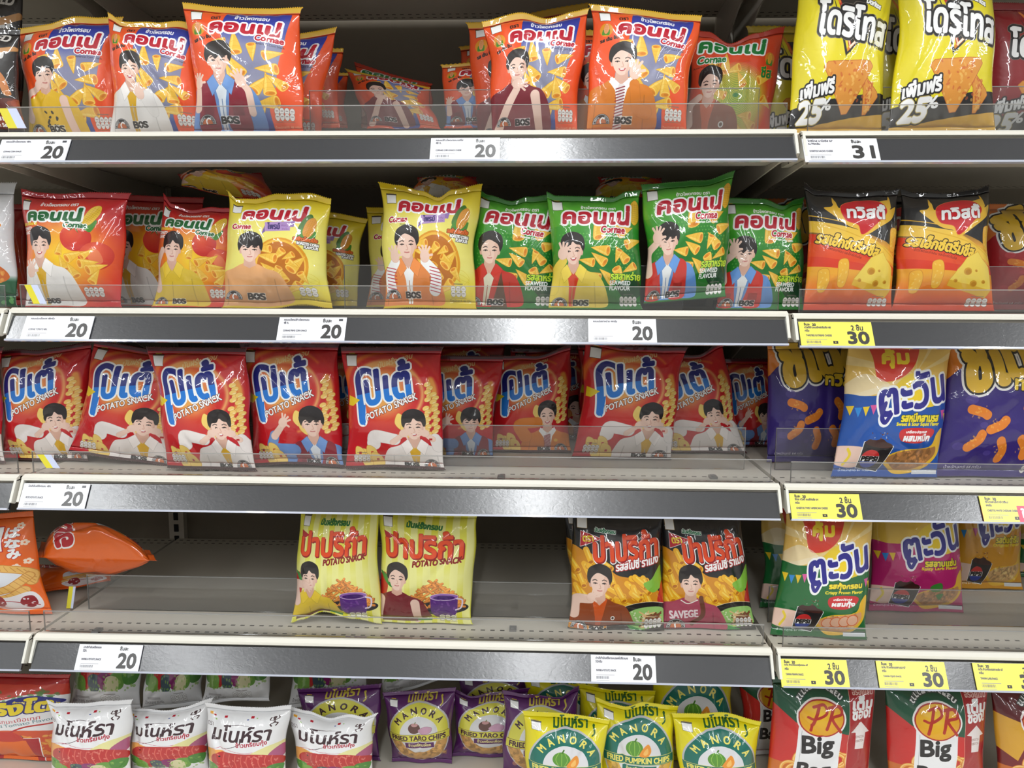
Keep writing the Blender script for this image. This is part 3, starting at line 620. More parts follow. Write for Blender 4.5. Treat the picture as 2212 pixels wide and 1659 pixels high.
def d_tawan(bg, th, en, bub=True, food='prawn', burst=True):
    A = Art(bg=bg)
    A.blob([(-20, -20), (420, -20), (420, 276), (340, 262), (200, 236), (80, 240), (-20, 262)], (238, 196, 100) if burst else (232, 190, 70))
    if burst:
        for i in range(12):
            a = math.radians(-170+i*30); A.poly([(240, 170), (240+260*math.cos(a-.06), 170+260*math.sin(a-.06)), (240+260*math.cos(a+.06), 170+260*math.sin(a+.06))], (250, 235, 200), alpha=.45)
        A.blob([(60, -10), (270, -10), (250, 120), (190, 180), (110, 190), (84, 120)], (220, 60, 40)); A.text('ใหญ่', 100, 82, 116, 44, (245, 215, 50), bold=3); A.text('คุ้ม', 118, 150, 94, 58, (245, 215, 50), bold=4); A.text('*', 214, 96, 16, 16, WHITE)
        A.blob([(-10, 215), (60, 170), (150, 215), (-10, 252)], (250, 240, 220), alpha=.6)
    A.ell(268, 262, 122, 100, rad(268, 220, 130, [(0, (250, 215, 30)), (.7, (240, 206, 50)), (1, (226, 206, 110))]))
    A.blob([(-30, 262), (60, 240), (170, 246), (300, 274), (430, 262), (430, 520), (-30, 520)], bg)
    for x, y, c in ((16, 282, (240, 200, 40)), (42, 286, (40, 140, 220)), (68, 282, (240, 200, 40)), (94, 276, (220, 90, 160)), (376, 292, (220, 90, 160)), (394, 302, (240, 200, 40))): A.poly([(x-12, y-8), (x+12, y-10), (x+2, y+22)], c)
    A.line([(136, 250), (134, 308), (146, 322), (160, 296)], 30, WHITE)
    A.text('ตะวัน', 122, 306, 268, 112, (44, 40, 140), rot=-12, bold=4, out=((7, WHITE),)); A.line([(136, 262), (132, 304), (146, 322), (162, 296)], 14, (44, 40, 140))
    A.text(th, 205, 318, 150, 26, (245, 220, 50), bold=1.8, out=((1.6, (30, 60, 40)),)); A.text(en, 190, 334, 172, 13, (245, 220, 50), bold=1)
    if bub: A.blob([(216, 342), (330, 340), (344, 362), (300, 386), (222, 380)], (206, 34, 40)); A.text('เครื่องปรุงรส', 232, 357, 84, 11, WHITE, bold=.5); A.text('ผสมหมึก' if food == 'squid' else 'ผสมกุ้ง', 228, 380, 104, 22, WHITE, bold=1.8)
    fc = {'prawn': (232, 170, 120), 'squid': (176, 120, 66), 'larb': (196, 140, 80), 'orig': (226, 180, 120)}[food]
    A.blob([(170, 440), (230, 410), (340, 400), (360, 360), (384, 340), (392, 380), (384, 430), (330, 476), (240, 490), (200, 470)], (240, 190, 50)); A.blob([(184, 436), (240, 414), (340, 404), (370, 400), (370, 430), (320, 466), (240, 476), (206, 460)], fc)
    A.speckle(210, 412, 140, 54, tuple(v*.7 for v in fc), 40, 9, 4, 12, .5); A.speckle(210, 412, 140, 54, tuple(min(255, v*1.25) for v in fc), 34, 10, 3, 9, .6)
    if food == 'prawn':
        for k in range(4): A.ell(225+k*36, 440-k*4, 24, 18, (240, 190, 160), out=(3, (226, 110, 60)))
    if food in ('larb',): A.blob([(240, 395), (280, 380), (290, 410), (250, 415)], (60, 140, 50)); A.blob([(270, 430), (300, 425), (290, 450)], (60, 140, 50))
    A.blob([(-10, 410), (40, 400), (110, 408), (120, 440), (70, 470), (-10, 455)], SKIN, out=(1, SKIN2))
    A.poly([(88, 385), (196, 398), (168, 482), (84, 470)], (30, 26, 28), out=(2.5, WHITE)); A.ell(142, 391, 52, 11, (70, 30, 22), rot=7); A.blob([(94, 388), (104, 376), (124, 380), (150, 374), (170, 386), (190, 394), (140, 400)], (60, 26, 20)); A.speckle(100, 356, 70, 22, (120, 60, 40), 8, 5, 1.5, 3.5, .9); A.speckle(100, 350, 80, 26, (235, 225, 215), 6, 6, 1, 2.5, .9)
    A.ell(122, 440, 34, 30, WHITE); t = np.linspace(math.pi, 2*math.pi, 16)
    A.poly(np.stack([122+32*np.cos(t), 434+24*np.sin(t)], 1), (206, 40, 40)); A.poly(np.stack([122+32*np.cos(t), 446-24*np.sin(t)], 1), (30, 60, 160)); A.rect(90, 430, 64, 19, WHITE); A.text('PEPSI', 93, 447, 58, 15, BLACK, bold=1.6)
    A.line([(30, 460), (46, 430), (36, 410)], 9, (240, 210, 50)); A.text('น้ำหนักสุทธิ 67 กรัม', 20, 486, 120, 14, WHITE); A.rect(300, 476, 96, 14, (225, 228, 232)); return A

def d_manora_white(up=False):
    A = Art(bg=(238, 238, 240))
    for x, y, c, r in ((30, 60, (240, 170, 50), 9), (50, 70, RED, 6), (110, 66, RED, 7), (58, 96, (140, 190, 90), 5), (240, 62, RED, 7), (222, 76, (60, 80, 160), 4), (262, 66, (140, 190, 90), 3)): A.rect(x-r, y-r, 2*r, 2*r, c)
    A.ell(340, 70, 8, 8, (60, 30, 34)); A.line([(340, 76), (342, 104)], 9, (60, 30, 34)); A.line([(326, 66), (322, 82), (340, 86), (358, 80), (356, 62)], 5, (60, 30, 34)); A.line([(342, 104), (326, 114), (332, 130)], 6, (60, 30, 34)); A.line([(342, 104), (356, 114), (350, 130)], 6, (60, 30, 34)); A.text('ตรา', 10, 150, 34, 22, (80, 60, 64), rot=-4)
    A.text('มโนห์รา', 46, 220, 286, 96, (62, 40, 46), rot=-1, shear=.12, bold=2.2); A.line([(196, 200), (190, 240), (150, 275), (96, 290)], 7, (62, 40, 46), w2=2); A.line([(110, 130), (170, 116), (230, 122)], 6, (62, 40, 46), w2=2)
    A.line([(20, 310), (100, 285), (200, 310), (330, 300)], 2, (190, 60, 90)); A.blob([(240, 320), (390, 250), (398, 300), (300, 350)], (232, 226, 160)); A.blob([(330, 330), (396, 280), (400, 350), (360, 380)], (176, 90, 130))
    A.blob([(0, 330), (50, 300), (130, 316), (120, 370), (0, 400)], (240, 170, 90))
    A.blob([(40, 350), (100, 312), (200, 316), (300, 324), (390, 360), (390, 420), (300, 440), (120, 430), (40, 400)], (190, 50, 50))
    for k in range(9): A.line([(110+k*30, 322+k*2), (104+k*30, 370), (118+k*30, 426)], 5, (226, 120, 100), alpha=.7)
    A.speckle(60, 330, 310, 90, (238, 170, 150), 36, 3, 3, 10, .5); A.ell(86, 342, 5, 5, BLACK)
    for (x, y, c) in ((40, 430, (90, 150, 60)), (110, 440, (196, 40, 40)), (170, 446, (70, 90, 100)), (230, 440, (140, 40, 110)), (300, 440, (110, 160, 70)), (360, 430, (80, 140, 60)), (80, 455, (120, 170, 70)), (270, 455, (220, 215, 170))): A.blob([(x-36, y-18), (x, y-30), (x+36, y-14), (x+24, y+22), (x-26, y+20)], c)
    A.speckle(20, 420, 360, 50, (150, 190, 90), 30, 8, 3, 8, .7)
    r = np.interp(np.arange(A.H)/A.s, [0, 30, 92, 178, 206, 240, 350, 410, 500], [0, 40, 130, 220, 272, 310, 430, 468, 469]); A.im = A.im[np.clip((r*A.s).astype(int), 0, A.H-1)]; A.rect(0, 412, 400, 90, (236, 236, 238)); A.speckle(20, 396, 360, 18, (130, 180, 80), 30, 9, 4, 9)
    A.text('ข้าวเกรียบกุ้ง', 176, 214, 150, 36, (176, 36, 60), rot=-4, bold=1.1)
    A.text('น้ำหนักสุทธิ 32 กรัม', 20, 478, 130, 22, (90, 86, 90)); A.rect(40, 440, 90, 12, (200, 198, 200)); nutrition(A, 200, 434, 110, 34, 4, (240, 240, 240)); return A

def d_manora(bg, ring, txt, ringtxt, name, thai, food, foil=(222, 222, 226)):
    A = Art(bg=bg); A.text('มโนห์รา', 140, 56, 160, 46, (36, 96, 40) if ring[1] > ring[0] else (206, 190, 70), shear=.1, bold=2, rot=-3); A.line([(222, 50), (212, 74), (176, 86)], 6, (36, 96, 40) if ring[1] > ring[0] else (206, 190, 70), w2=2)
    badge(A, 36, 44, 44, 36, (90, 90, 90)); A.line([(330, 40), (336, 70), (326, 84)], 8, (206, 190, 70) if ring[1] < ring[0] else (36, 96, 40)); A.ell(330, 36, 6, 6, (206, 190, 70) if ring[1] < ring[0] else (36, 96, 40))
    D = Art.__new__(Art); D.__dict__.update(A.__dict__); y0 = int(86*A.s); D.im = np.zeros((A.H+y0, A.W, 3)); D.im[:] = bg; D.H = A.H+y0; D.im[y0:] = A.im
    D.ell(205, 350, 186, 214, (196, 196, 200)); D.ell(205, 352, 178, 206, food[0]); D.speckle(50, 380, 310, 120, tuple(v*.72 for v in food[0]), 60, 5, 8, 24, .55); D.speckle(50, 380, 310, 120, tuple(min(255, v*1.16) for v in food[0]), 50, 6, 6, 20, .5)
    t = np.linspace(-math.pi*1.03, math.pi*.03, 40); P = np.stack([205+178*np.cos(t), 352+206*np.sin(t)], 1); D.poly(P, ring)
    D.ell(205, 350, 116, 128, foil); D.rect(20, 342, 370, 52, ring); D.line([(26, 344), (384, 340)], 2.4, txt, soft=False); D.line([(26, 393), (384, 389)], 2.4, txt, soft=False)
    D.text(name, 38, 384, 330, 32, txt, bold=1.4); D.arc_text('MANORA', 205, 352, 136, -64, 64, 36, ringtxt, bold=1.5, ry=146)
    D.rect(116, 400, 180, 40, bg if ring[1] < ring[0] else ring, out=(2.5, (230, 225, 215))); D.text(thai, 136, 430, 140, 26, (235, 225, 150), bold=.8)
    if ring[1] > ring[0]:
        D.ell(180, 300, 44, 42, (90, 150, 50)); [D.line([(180+q*14, 262), (180+q*28, 300), (180+q*14, 338)], 3, (150, 196, 80)) for q in (-1, 0, 1)]; D.line([(182, 262), (190, 246)], 7, (70, 120, 40)); D.blob([(206, 330), (250, 272), (268, 310), (250, 344), (216, 346)], (236, 150, 50)); D.blob([(226, 326), (248, 296), (252, 324), (236, 338)], (246, 190, 100))
    else:
        D.ell(178, 300, 36, 36, (100, 62, 58)); D.ell(180, 276, 20, 12, (200, 150, 150)); D.line([(182, 268), (186, 258)], 5, (110, 120, 60)); D.blob([(200, 316), (240, 288), (282, 300), (274, 330), (226, 338)], (206, 160, 186), out=(1.5, (150, 110, 130)))
    A.im = D.im[y0:]; A.ell(205, 268, 1, 1, bg)
    return A

def d_pr(dark):
    A = Art(bg=(206, 44, 40) if not dark else (120, 24, 30)); A.poly([(0, 0), (400, 0), (400, 120), (300, 200), (80, 160), (0, 100)], (24, 84, 56) if not dark else (96, 20, 26))
    if dark: A.poly([(0, 110), (120, 150), (60, 300), (0, 260)], (226, 170, 50))
    R = random.Random(3); A.rect(0, 330, 400, 180, (206, 110, 40))
    for i in range(46):
        x, y = R.uniform(0, 400), R.uniform(300, 500); rx, ry = R.uniform(22, 36), R.uniform(18, 42)
        pts = [(x+rx*math.cos(t), y+ry*math.sin(t)) for t in np.linspace(0, 2*math.pi, 14)]; A.line(pts, 14, (214, 120, 36)); A.line(pts, 10, (240, 176, 84)); A.line([(a-1, b-2) for a, b in pts], 3, (250, 214, 140))
    A.poly([(290, 10), (396, 10), (392, 380), (280, 370)], (170, 30, 34), out=(2, (235, 190, 170))); A.text('อร่อยเข้ม', 302, 50, 84, 26, (240, 200, 190), bold=.8)
    A.text('เต็ม', 300, 104, 82, 48, WHITE, bold=3, shear=.1); A.text('ซอง!', 296, 140, 80, 38, WHITE, bold=2.6, shear=.1)
    A.poly([(336, 152), (376, 196), (356, 196), (352, 262), (312, 258), (314, 194), (292, 190)], (240, 230, 228)); A.text('090726', 314, 214, 36, 10, (150, 110, 100)); A.text('080726', 314, 230, 36, 10, (150, 110, 100))
    A.poly([(92, 150), (256, 150), (246, 500), (74, 500)], (240, 240, 242)); A.line([(104, 180), (92, 490)], 1.2, (150, 150, 160), soft=False)
    A.arc_text('ขนมข้าวเกรียบ', 176, 130, 96, -56, 50, 17, WHITE, bold=.8, out=((3, (60, 70, 66)),))
    A.ell(176, 138, 96, 78, (246, 240, 238)); A.ell(176, 138, 89, 71, (176, 30, 30)); A.ell(176, 138, 84, 66, rad(170, 120, 100, [(0, (246, 200, 40)), (1, (230, 160, 20))]))
    c = (186, 44, 24); A.line([(136, 184), (166, 96)], 12, c, soft=False); A.line([(146, 96), (186, 86), (194, 116), (150, 140), (124, 134)], 10, c); A.line([(196, 176), (222, 92)], 12, c, soft=False); A.line([(206, 96), (246, 90), (252, 118), (216, 134), (250, 186)], 11, c)
    A.text('Big', 108, 300, 118, 88, (36, 34, 36), shear=.06, bold=3.6, rot=-4); A.text('Bag', 98, 410, 124, 88, (36, 34, 36), shear=.06, bold=3.6, rot=-4); return A

def d_hanami():
    A = Art(bg=(240, 106, 22)); A.rect(200, 60, 100, 110, WHITE, out=(4, (190, 40, 40))); A.text('は', 312, 110, 44, 42, WHITE, bold=3, out=((2, (190, 40, 40)),)); A.text('な', 312, 160, 44, 42, WHITE, bold=3, out=((2, (190, 40, 40)),)); A.text('み', 312, 210, 44, 42, WHITE, bold=3, out=((2, (190, 40, 40)),)); A.text('ฮานามิ', 30, 160, 250, 90, (190, 30, 40), bold=6, out=((5, WHITE),))
    for x, y in ((340, 250), (372, 140), (376, 230), (360, 60)):
        for k in range(5): A.ell(x+9*math.cos(k*1.257), y+9*math.sin(k*1.257), 6, 6, (250, 226, 205))
    A.blob([(200, 300), (310, 250), (380, 300), (300, 380), (200, 400)], (225, 228, 235))
    for P in ([(250, 250), (330, 262), (382, 290), (376, 330)], [(200, 380), (290, 360), (350, 320), (372, 300)], [(190, 420), (280, 405), (350, 365)]):
        A.line(P, 36, (206, 140, 60)); A.line(P, 30, (236, 186, 100))
        Q = smooth_path(P); [A.line([(q[0]-9, q[1]-12), (q[0]+7, q[1]+12)], 3, (206, 146, 70)) for q in Q[::2]]
    A.blob([(180, 430), (290, 400), (370, 380), (380, 460), (300, 480), (190, 470)], (238, 234, 238)); 
    for x in (230, 340): A.blob([(x-30, 440), (x-10, 405), (x+24, 400), (x+28, 440), (x, 462)], (150, 24, 40)); A.speckle(x-24, 408, 46, 46, (238, 234, 238), 8, 2, 3, 7, .9)
    A.line([(190, 440), (260, 425), (370, 450)], 4, (170, 30, 44)); A.rect(0, 486, 400, 14, (220, 90, 14)); return A

def d_ringo():
    A = Art(bg=(238, 236, 238)); A.rect(0, 0, 400, 60, (176, 22, 26)); A.blob([(-10, 50), (410, 50), (410, 110), (300, 90), (150, 130), (-10, 100)], (200, 60, 40)); A.speckle(200, 70, 190, 50, (80, 130, 60), 20, 6, 5, 14)
    A.blob([(236, 116), (310, 100), (386, 130), (380, 150), (300, 126), (240, 140)], (40, 44, 130)); A.text('ข้าวเกรียบกุ้งปลาหมึก', 250, 138, 130, 16, (240, 215, 80), rot=9, bold=.8)
    A.text('คาริงโต', 110, 208, 252, 74, (240, 214, 50), rot=-6, shear=.1, bold=5, out=((5, (44, 40, 120)),)); A.text('พริกมะเขือเทศ', 190, 250, 150, 24, (190, 50, 60), rot=-8); A.text('and Tomato Flavor', 190, 274, 190, 18, (60, 110, 120), rot=-10)
    A.blob([(150, 300), (400, 320), (400, 500), (120, 500)], (214, 80, 40)); A.speckle(280, 330, 120, 160, (236, 170, 70), 50, 5, 6, 20, .7); A.poly([(150, 330), (330, 340), (316, 500), (140, 500)], (176, 26, 40), out=(3, WHITE)); A.poly([(186, 350), (290, 350), (296, 500), (180, 500)], (236, 110, 30))
    for q in (-1, 1): A.line([(230, 310), (230+q*60, 270), (230+q*150, 260)], 8, (190, 44, 40)); A.ell(230+q*40, 330, 12, 12, WHITE, out=(2, BLACK)); A.ell(230+q*40, 330, 5, 5, BLACK)
    A.blob([(200, 300), (260, 300), (280, 350), (180, 350)], (200, 50, 40)); return A

def d_silver():
    A = Art(); A.shade(lin(0, 0, 0, 500, [(0, (214, 216, 220)), (.3, (226, 228, 232)), (.75, (218, 220, 222)), (.8, (40, 92, 60)), (1, (44, 80, 54))]))
    for (x, y, r) in ((330, 120, 26), (350, 180, 16), (250, 160, 40)): A.blob([(x-r*2, y), (x-r, y-r), (x+r, y-r*.6), (x+r*.8, y+r*.4), (x-r, y+r*.8)], (232, 140, 40))
    A.blob([(200, 360), (330, 330), (380, 380), (330, 410), (220, 400)], (206, 104, 40)); A.speckle(240, 340, 120, 60, (236, 170, 80), 30, 3, 4, 12); A.speckle(240, 430, 150, 60, (130, 190, 110), 20, 4, 5, 14); A.text('กรอบ', 60, 260, 150, 60, (40, 92, 60), bold=3); return A

def d_black_snack():
    A = Art(bg=(40, 36, 36)); A.text('FRIED', 270, 60, 100, 34, (220, 216, 210), bold=2, rot=4); A.text('กรอบ', 270, 150, 90, 46, (230, 228, 225), bold=3); A.blob([(240, 380), (400, 320), (410, 440), (280, 450)], (96, 40, 30)); A.speckle(250, 330, 150, 110, (170, 80, 50), 40, 4, 6, 20, .6)
    A.line([(300, 180), (350, 230), (372, 300)], 26, (206, 130, 70)); A.line([(250, 130), (330, 120), (390, 96)], 22, (206, 150, 90)); A.text('รสเผ็ด', 290, 420, 90, 22, WHITE, bold=1); A.text('with Seaweed', 280, 446, 110, 16, WHITE, bold=.6); A.rect(0, 470, 400, 30, (120, 60, 30)); return A

DESIGNS = {
    'cheese_yellow': lambda: d_cheese(P_YEL), 'cheese_white': lambda: d_cheese(P_WHT), 'cheese_blue': lambda: d_cheese(P_BLU), 'cheese_maroon': lambda: d_cheese(P_MAR), 'cheese_orange': lambda: d_cheese(P_ORG), 'cheese_green': d_cheese_green,
    'tomato_white': lambda: d_tomato(P_WHT), 'tomato_yellow': lambda: d_tomato(P_POL), 'prime_peach': lambda: d_prime(P_PCH), 'prime_orange': lambda: d_prime(P_OVR),
    'seaweed_red': lambda: d_seaweed(P_RED), 'seaweed_yellow': lambda: d_seaweed(P_YJK), 'seaweed_blue': lambda: d_seaweed(P_VES),
    'pote_white': lambda: d_pote(P_WHP), 'pote_blue': lambda: d_pote(P_BLU), 'pote_orange': lambda: d_pote(P_ORG),
    'paprika_yellow': lambda: d_paprika(P_POL), 'paprika_maroon': lambda: d_paprika(P_MAR), 'paprika_black': lambda: d_paprika_black(P_BRN), 'paprika_pink': lambda: d_paprika_black(P_SWT),
    'nacho_yellow': lambda: d_nacho((232, 216, 30), 0), 'nacho_red': lambda: d_nacho((150, 26, 36), 1, False), 'twisty': d_twisty,
    'cheez_purple': lambda: d_cheez((52, 34, 118), (226, 130, 40), 'ทวิสตี้'), 'cheez_red': lambda: d_cheez((176, 34, 40), (220, 120, 50), 'รสอเมริกัน'),
    'tawan_blue': lambda: d_tawan((26, 82, 168), 'รสหมึกสามรส', 'Sweet & Sour Squid Flavor', True, 'squid'), 'tawan_green': lambda: d_tawan((24, 104, 50), 'รสกุ้งกรอบ', 'Crispy Prawn Flavor'),
    'tawan_pink': lambda: d_tawan((190, 30, 110), 'รสลาบแซ่บ', 'Spicy Larb Flavor', False, 'larb', False), 'tawan_gold': lambda: d_tawan((226, 158, 30), 'รสต้นตำรับ', 'Original Flavor', False, 'orig', False),
    'manora_white': d_manora_white, 'manora_purple': lambda: d_manora((88, 30, 100), (222, 216, 80), (70, 30, 50), (60, 30, 50), 'FRIED TARO CHIPS', 'ข้าวเกรียบเผือก', ((206, 156, 90),)),
    'manora_yellow': lambda: d_manora((236, 222, 20), (10, 110, 96), (240, 226, 110), (240, 226, 110), 'FRIED PUMPKIN CHIPS', 'ข้าวเกรียบฟักทอง', ((222, 176, 80),)),
    'pr_red': lambda: d_pr(False), 'pr_maroon': lambda: d_pr(True), 'hanami': d_hanami, 'ringo': d_ringo, 'silver': d_silver, 'black_snack': d_black_snack,
}
BACKS = {'cheese': (230, 80, 32), 'tomato': (190, 24, 34), 'prime': (230, 205, 40), 'seaweed': (40, 124, 40), 'pote': (180, 18, 32), 'paprika_y': (232, 230, 130), 'paprika_m': (232, 230, 130), 'paprika': (30, 28, 30), 'nacho_y': (205, 206, 210), 'nacho': (120, 24, 30),
         'twisty': (60, 40, 36), 'cheez': (190, 190, 196), 'tawan': (205, 206, 212), 'manora_w': (225, 225, 228), 'manora_p': (80, 28, 92), 'manora_y': (228, 214, 20), 'pr': (170, 40, 36), 'hanami': (226, 96, 20), 'ringo': (170, 24, 28), 'silver': (210, 212, 216), 'black': (36, 32, 32)}
_film = {}
def film(design):
    if design in _film: return _film[design]
    img = DESIGNS[design]().image('print_'+design)
    res = []
    for k in (0, 1):
        m, nt, b = new_mat('film_'+design+('_back' if k else ''))
        if k == 0:
            tx = nt.nodes.new('ShaderNodeTexImage'); tx.image = img; tx.extension = 'EXTEND'; uv = nt.nodes.new('ShaderNodeUVMap'); uv.uv_map = 'UVMap'
            nt.links.new(uv.outputs[0], tx.inputs[0]); nt.links.new(tx.outputs[0], b.inputs['Base Color'])
        else:
            key = max((q for q in BACKS if design.startswith(q)), key=len); b.inputs['Base Color'].default_value = (*srgb(BACKS[key]), 1)
        b.inputs['Roughness'].default_value = 0.38; b.inputs['Specular IOR Level'].default_value = 0.45
        b.inputs['Coat Weight'].default_value = 1.0; b.inputs['Coat Roughness'].default_value = 0.04; b.inputs['Coat IOR'].default_value = 1.5
        tc = nt.nodes.new('ShaderNodeTexCoord'); nz = nt.nodes.new('ShaderNodeTexNoise'); nz.inputs['Scale'].default_value = 38; nz.inputs['Detail'].default_value = 2.5; nz.inputs['Distortion'].default_value = 0.6
        bp = nt.nodes.new('ShaderNodeBump'); bp.inputs['Strength'].default_value = 0.35; bp.inputs['Distance'].default_value = 0.003
        nt.links.new(tc.outputs['Object'], nz.inputs['Vector']); nt.links.new(nz.outputs[0], bp.inputs['Height']); nt.links.new(bp.outputs[0], b.inputs['Normal']); nt.links.new(bp.outputs[0], b.inputs['Coat Normal'])
        res.append(m)
    _film[design] = res; return res

# ------------------------------------------------------------------ shelving
BW = 1.2                                    # bay width, bays at X = -1.2..0, 0..1.2, 1.2..2.4
DECK = [1.925, 1.5834, 1.3186, 1.0534, 0.7864, 0.49]   # shelf heights, top one out of frame
DEPTH = 0.50

M_LIP = plain('cream_powder_coat', (236, 232, 220), 0.45, bump=.05)
M_STEEL = plain('grey_beige_powder_coat', (206, 198, 184), 0.5, bump=.05, vary=.12)
M_PANEL = plain('taupe_back_panel', (138, 128, 112), 0.6, bump=.05, vary=.15)
M_SLOT = plain('dark_slot', (18, 16, 16), 0.8)
M_CLIP = plain('off_white_plastic', (222, 220, 210), 0.4)
M_BEAD = plain('clear_rail_edge', (186, 190, 204), 0.15, coat=1.0)

def rail_mat():
    m, nt, b = new_mat('dark_grey_price_rail')
    b.inputs['Base Color'].default_value = (*srgb((43, 44, 49)), 1); b.inputs['Roughness'].default_value = 0.36; b.inputs['Specular IOR Level'].default_value = 0.3
    b.inputs['Coat Weight'].default_value = 1.0; b.inputs['Coat IOR'].default_value = 1.75; b.inputs['Coat Roughness'].default_value = 0.2
    tc = nt.nodes.new('ShaderNodeTexCoord'); mp = nt.nodes.new('ShaderNodeMapping'); mp.inputs['Scale'].default_value = (1, 1.6, 1.6); mp.inputs['Rotation'].default_value = (0, .5, .3)
    nz = nt.nodes.new('ShaderNodeTexNoise'); nz.inputs['Scale'].default_value = 90; nz.inputs['Detail'].default_value = 3; nz.inputs['Roughness'].default_value = .55; nz.inputs['Distortion'].default_value = 1.5
    bp = nt.nodes.new('ShaderNodeBump'); bp.inputs['Strength'].default_value = 0.12; bp.inputs['Distance'].default_value = 0.001
    nt.links.new(tc.outputs['Object'], mp.inputs[0]); nt.links.new(mp.outputs[0], nz.inputs['Vector']); nt.links.new(nz.outputs[0], bp.inputs['Height'])
    nt.links.new(bp.outputs[0], b.inputs['Normal']); nt.links.new(bp.outputs[0], b.inputs['Coat Normal'])
    return m
M_RAIL = rail_mat()

def deck_mat():
    """beige steel with rows of punched slots near the front and the back edge"""
    m, nt, b = new_mat('perforated_beige_deck'); b.inputs['Roughness'].default_value = 0.42
    N = nt.nodes.new; L = nt.links.new
    tc = N('ShaderNodeTexCoord'); sx = N('ShaderNodeSeparateXYZ'); L(tc.outputs['Object'], sx.inputs[0])
    def mt(op, a, bb=None, c=None):
        n = N('ShaderNodeMath'); n.operation = op
        for i, v in enumerate((a, bb, c)):
            if v is None: continue
            if isinstance(v, (int, float)): n.inputs[i].default_value = v
            else: L(v, n.inputs[i])
        return n.outputs[0]
    fx = mt('FRACT', mt('MULTIPLY', sx.outputs[0], 1/0.0163)); inx = mt('LESS_THAN', fx, 0.46)
    rows = None
    for y in (0.026, 0.054, 0.468, 0.487):
        r = mt('LESS_THAN', mt('ABSOLUTE', mt('SUBTRACT', sx.outputs[1], y)), 0.0021)
        rows = r if rows is None else mt('MAXIMUM', rows, r)
    mask = mt('MULTIPLY', rows, inx)
    nz = N('ShaderNodeTexNoise'); nz.inputs['Scale'].default_value = 5; nz.inputs['Detail'].default_value = 6; L(tc.outputs['Object'], nz.inputs['Vector'])
    m1 = N('ShaderNodeMix'); m1.data_type = 'RGBA'; m1.inputs[6].default_value = (*srgb((222, 216, 204)), 1); m1.inputs[7].default_value = (*srgb((200, 192, 178)), 1); L(nz.outputs[0], m1.inputs[0])
    m2 = N('ShaderNodeMix'); m2.data_type = 'RGBA'; L(mask, m2.inputs[0]); L(m1.outputs[2], m2.inputs[6]); m2.inputs[7].default_value = (*srgb((60, 54, 48)), 1)
    L(m2.outputs[2], b.inputs['Base Color']); return m
M_DECK = deck_mat()

def acrylic_mat(name, haze, tint=(0.985, 0.988, 0.988)):
    m = bpy.data.materials.new(name); m.use_nodes = True; nt = m.node_tree; nt.nodes.remove(nt.nodes['Principled BSDF'])
    out = nt.nodes['Material Output']; N = nt.nodes.new; L = nt.links.new
    tr = N('ShaderNodeBsdfTransparent'); tr.inputs[0].default_value = (*tint, 1); df = N('ShaderNodeBsdfDiffuse'); df.inputs[0].default_value = (.75, .74, .72, 1)
    tl = N('ShaderNodeBsdfTranslucent'); tl.inputs[0].default_value = (.75, .74, .72, 1); gl = N('ShaderNodeBsdfGlossy'); gl.inputs['Roughness'].default_value = 0.04
    mx0 = N('ShaderNodeMixShader'); mx0.inputs[0].default_value = .4; L(df.outputs[0], mx0.inputs[1]); L(tl.outputs[0], mx0.inputs[2])
    mx = N('ShaderNodeMixShader'); mx.inputs[0].default_value = haze; L(tr.outputs[0], mx.inputs[1]); L(mx0.outputs[0], mx.inputs[2])
    fr = N('ShaderNodeFresnel'); fr.inputs[0].default_value = 1.45; m2 = N('ShaderNodeMixShader'); L(fr.outputs[0], m2.inputs[0]); L(mx.outputs[0], m2.inputs[1]); L(gl.outputs[0], m2.inputs[2]); L(m2.outputs[0], out.inputs[0])
    return m
M_ACR = acrylic_mat('clear_acrylic', 0.05); M_ACE = acrylic_mat('acrylic_cut_edge', 0.6)

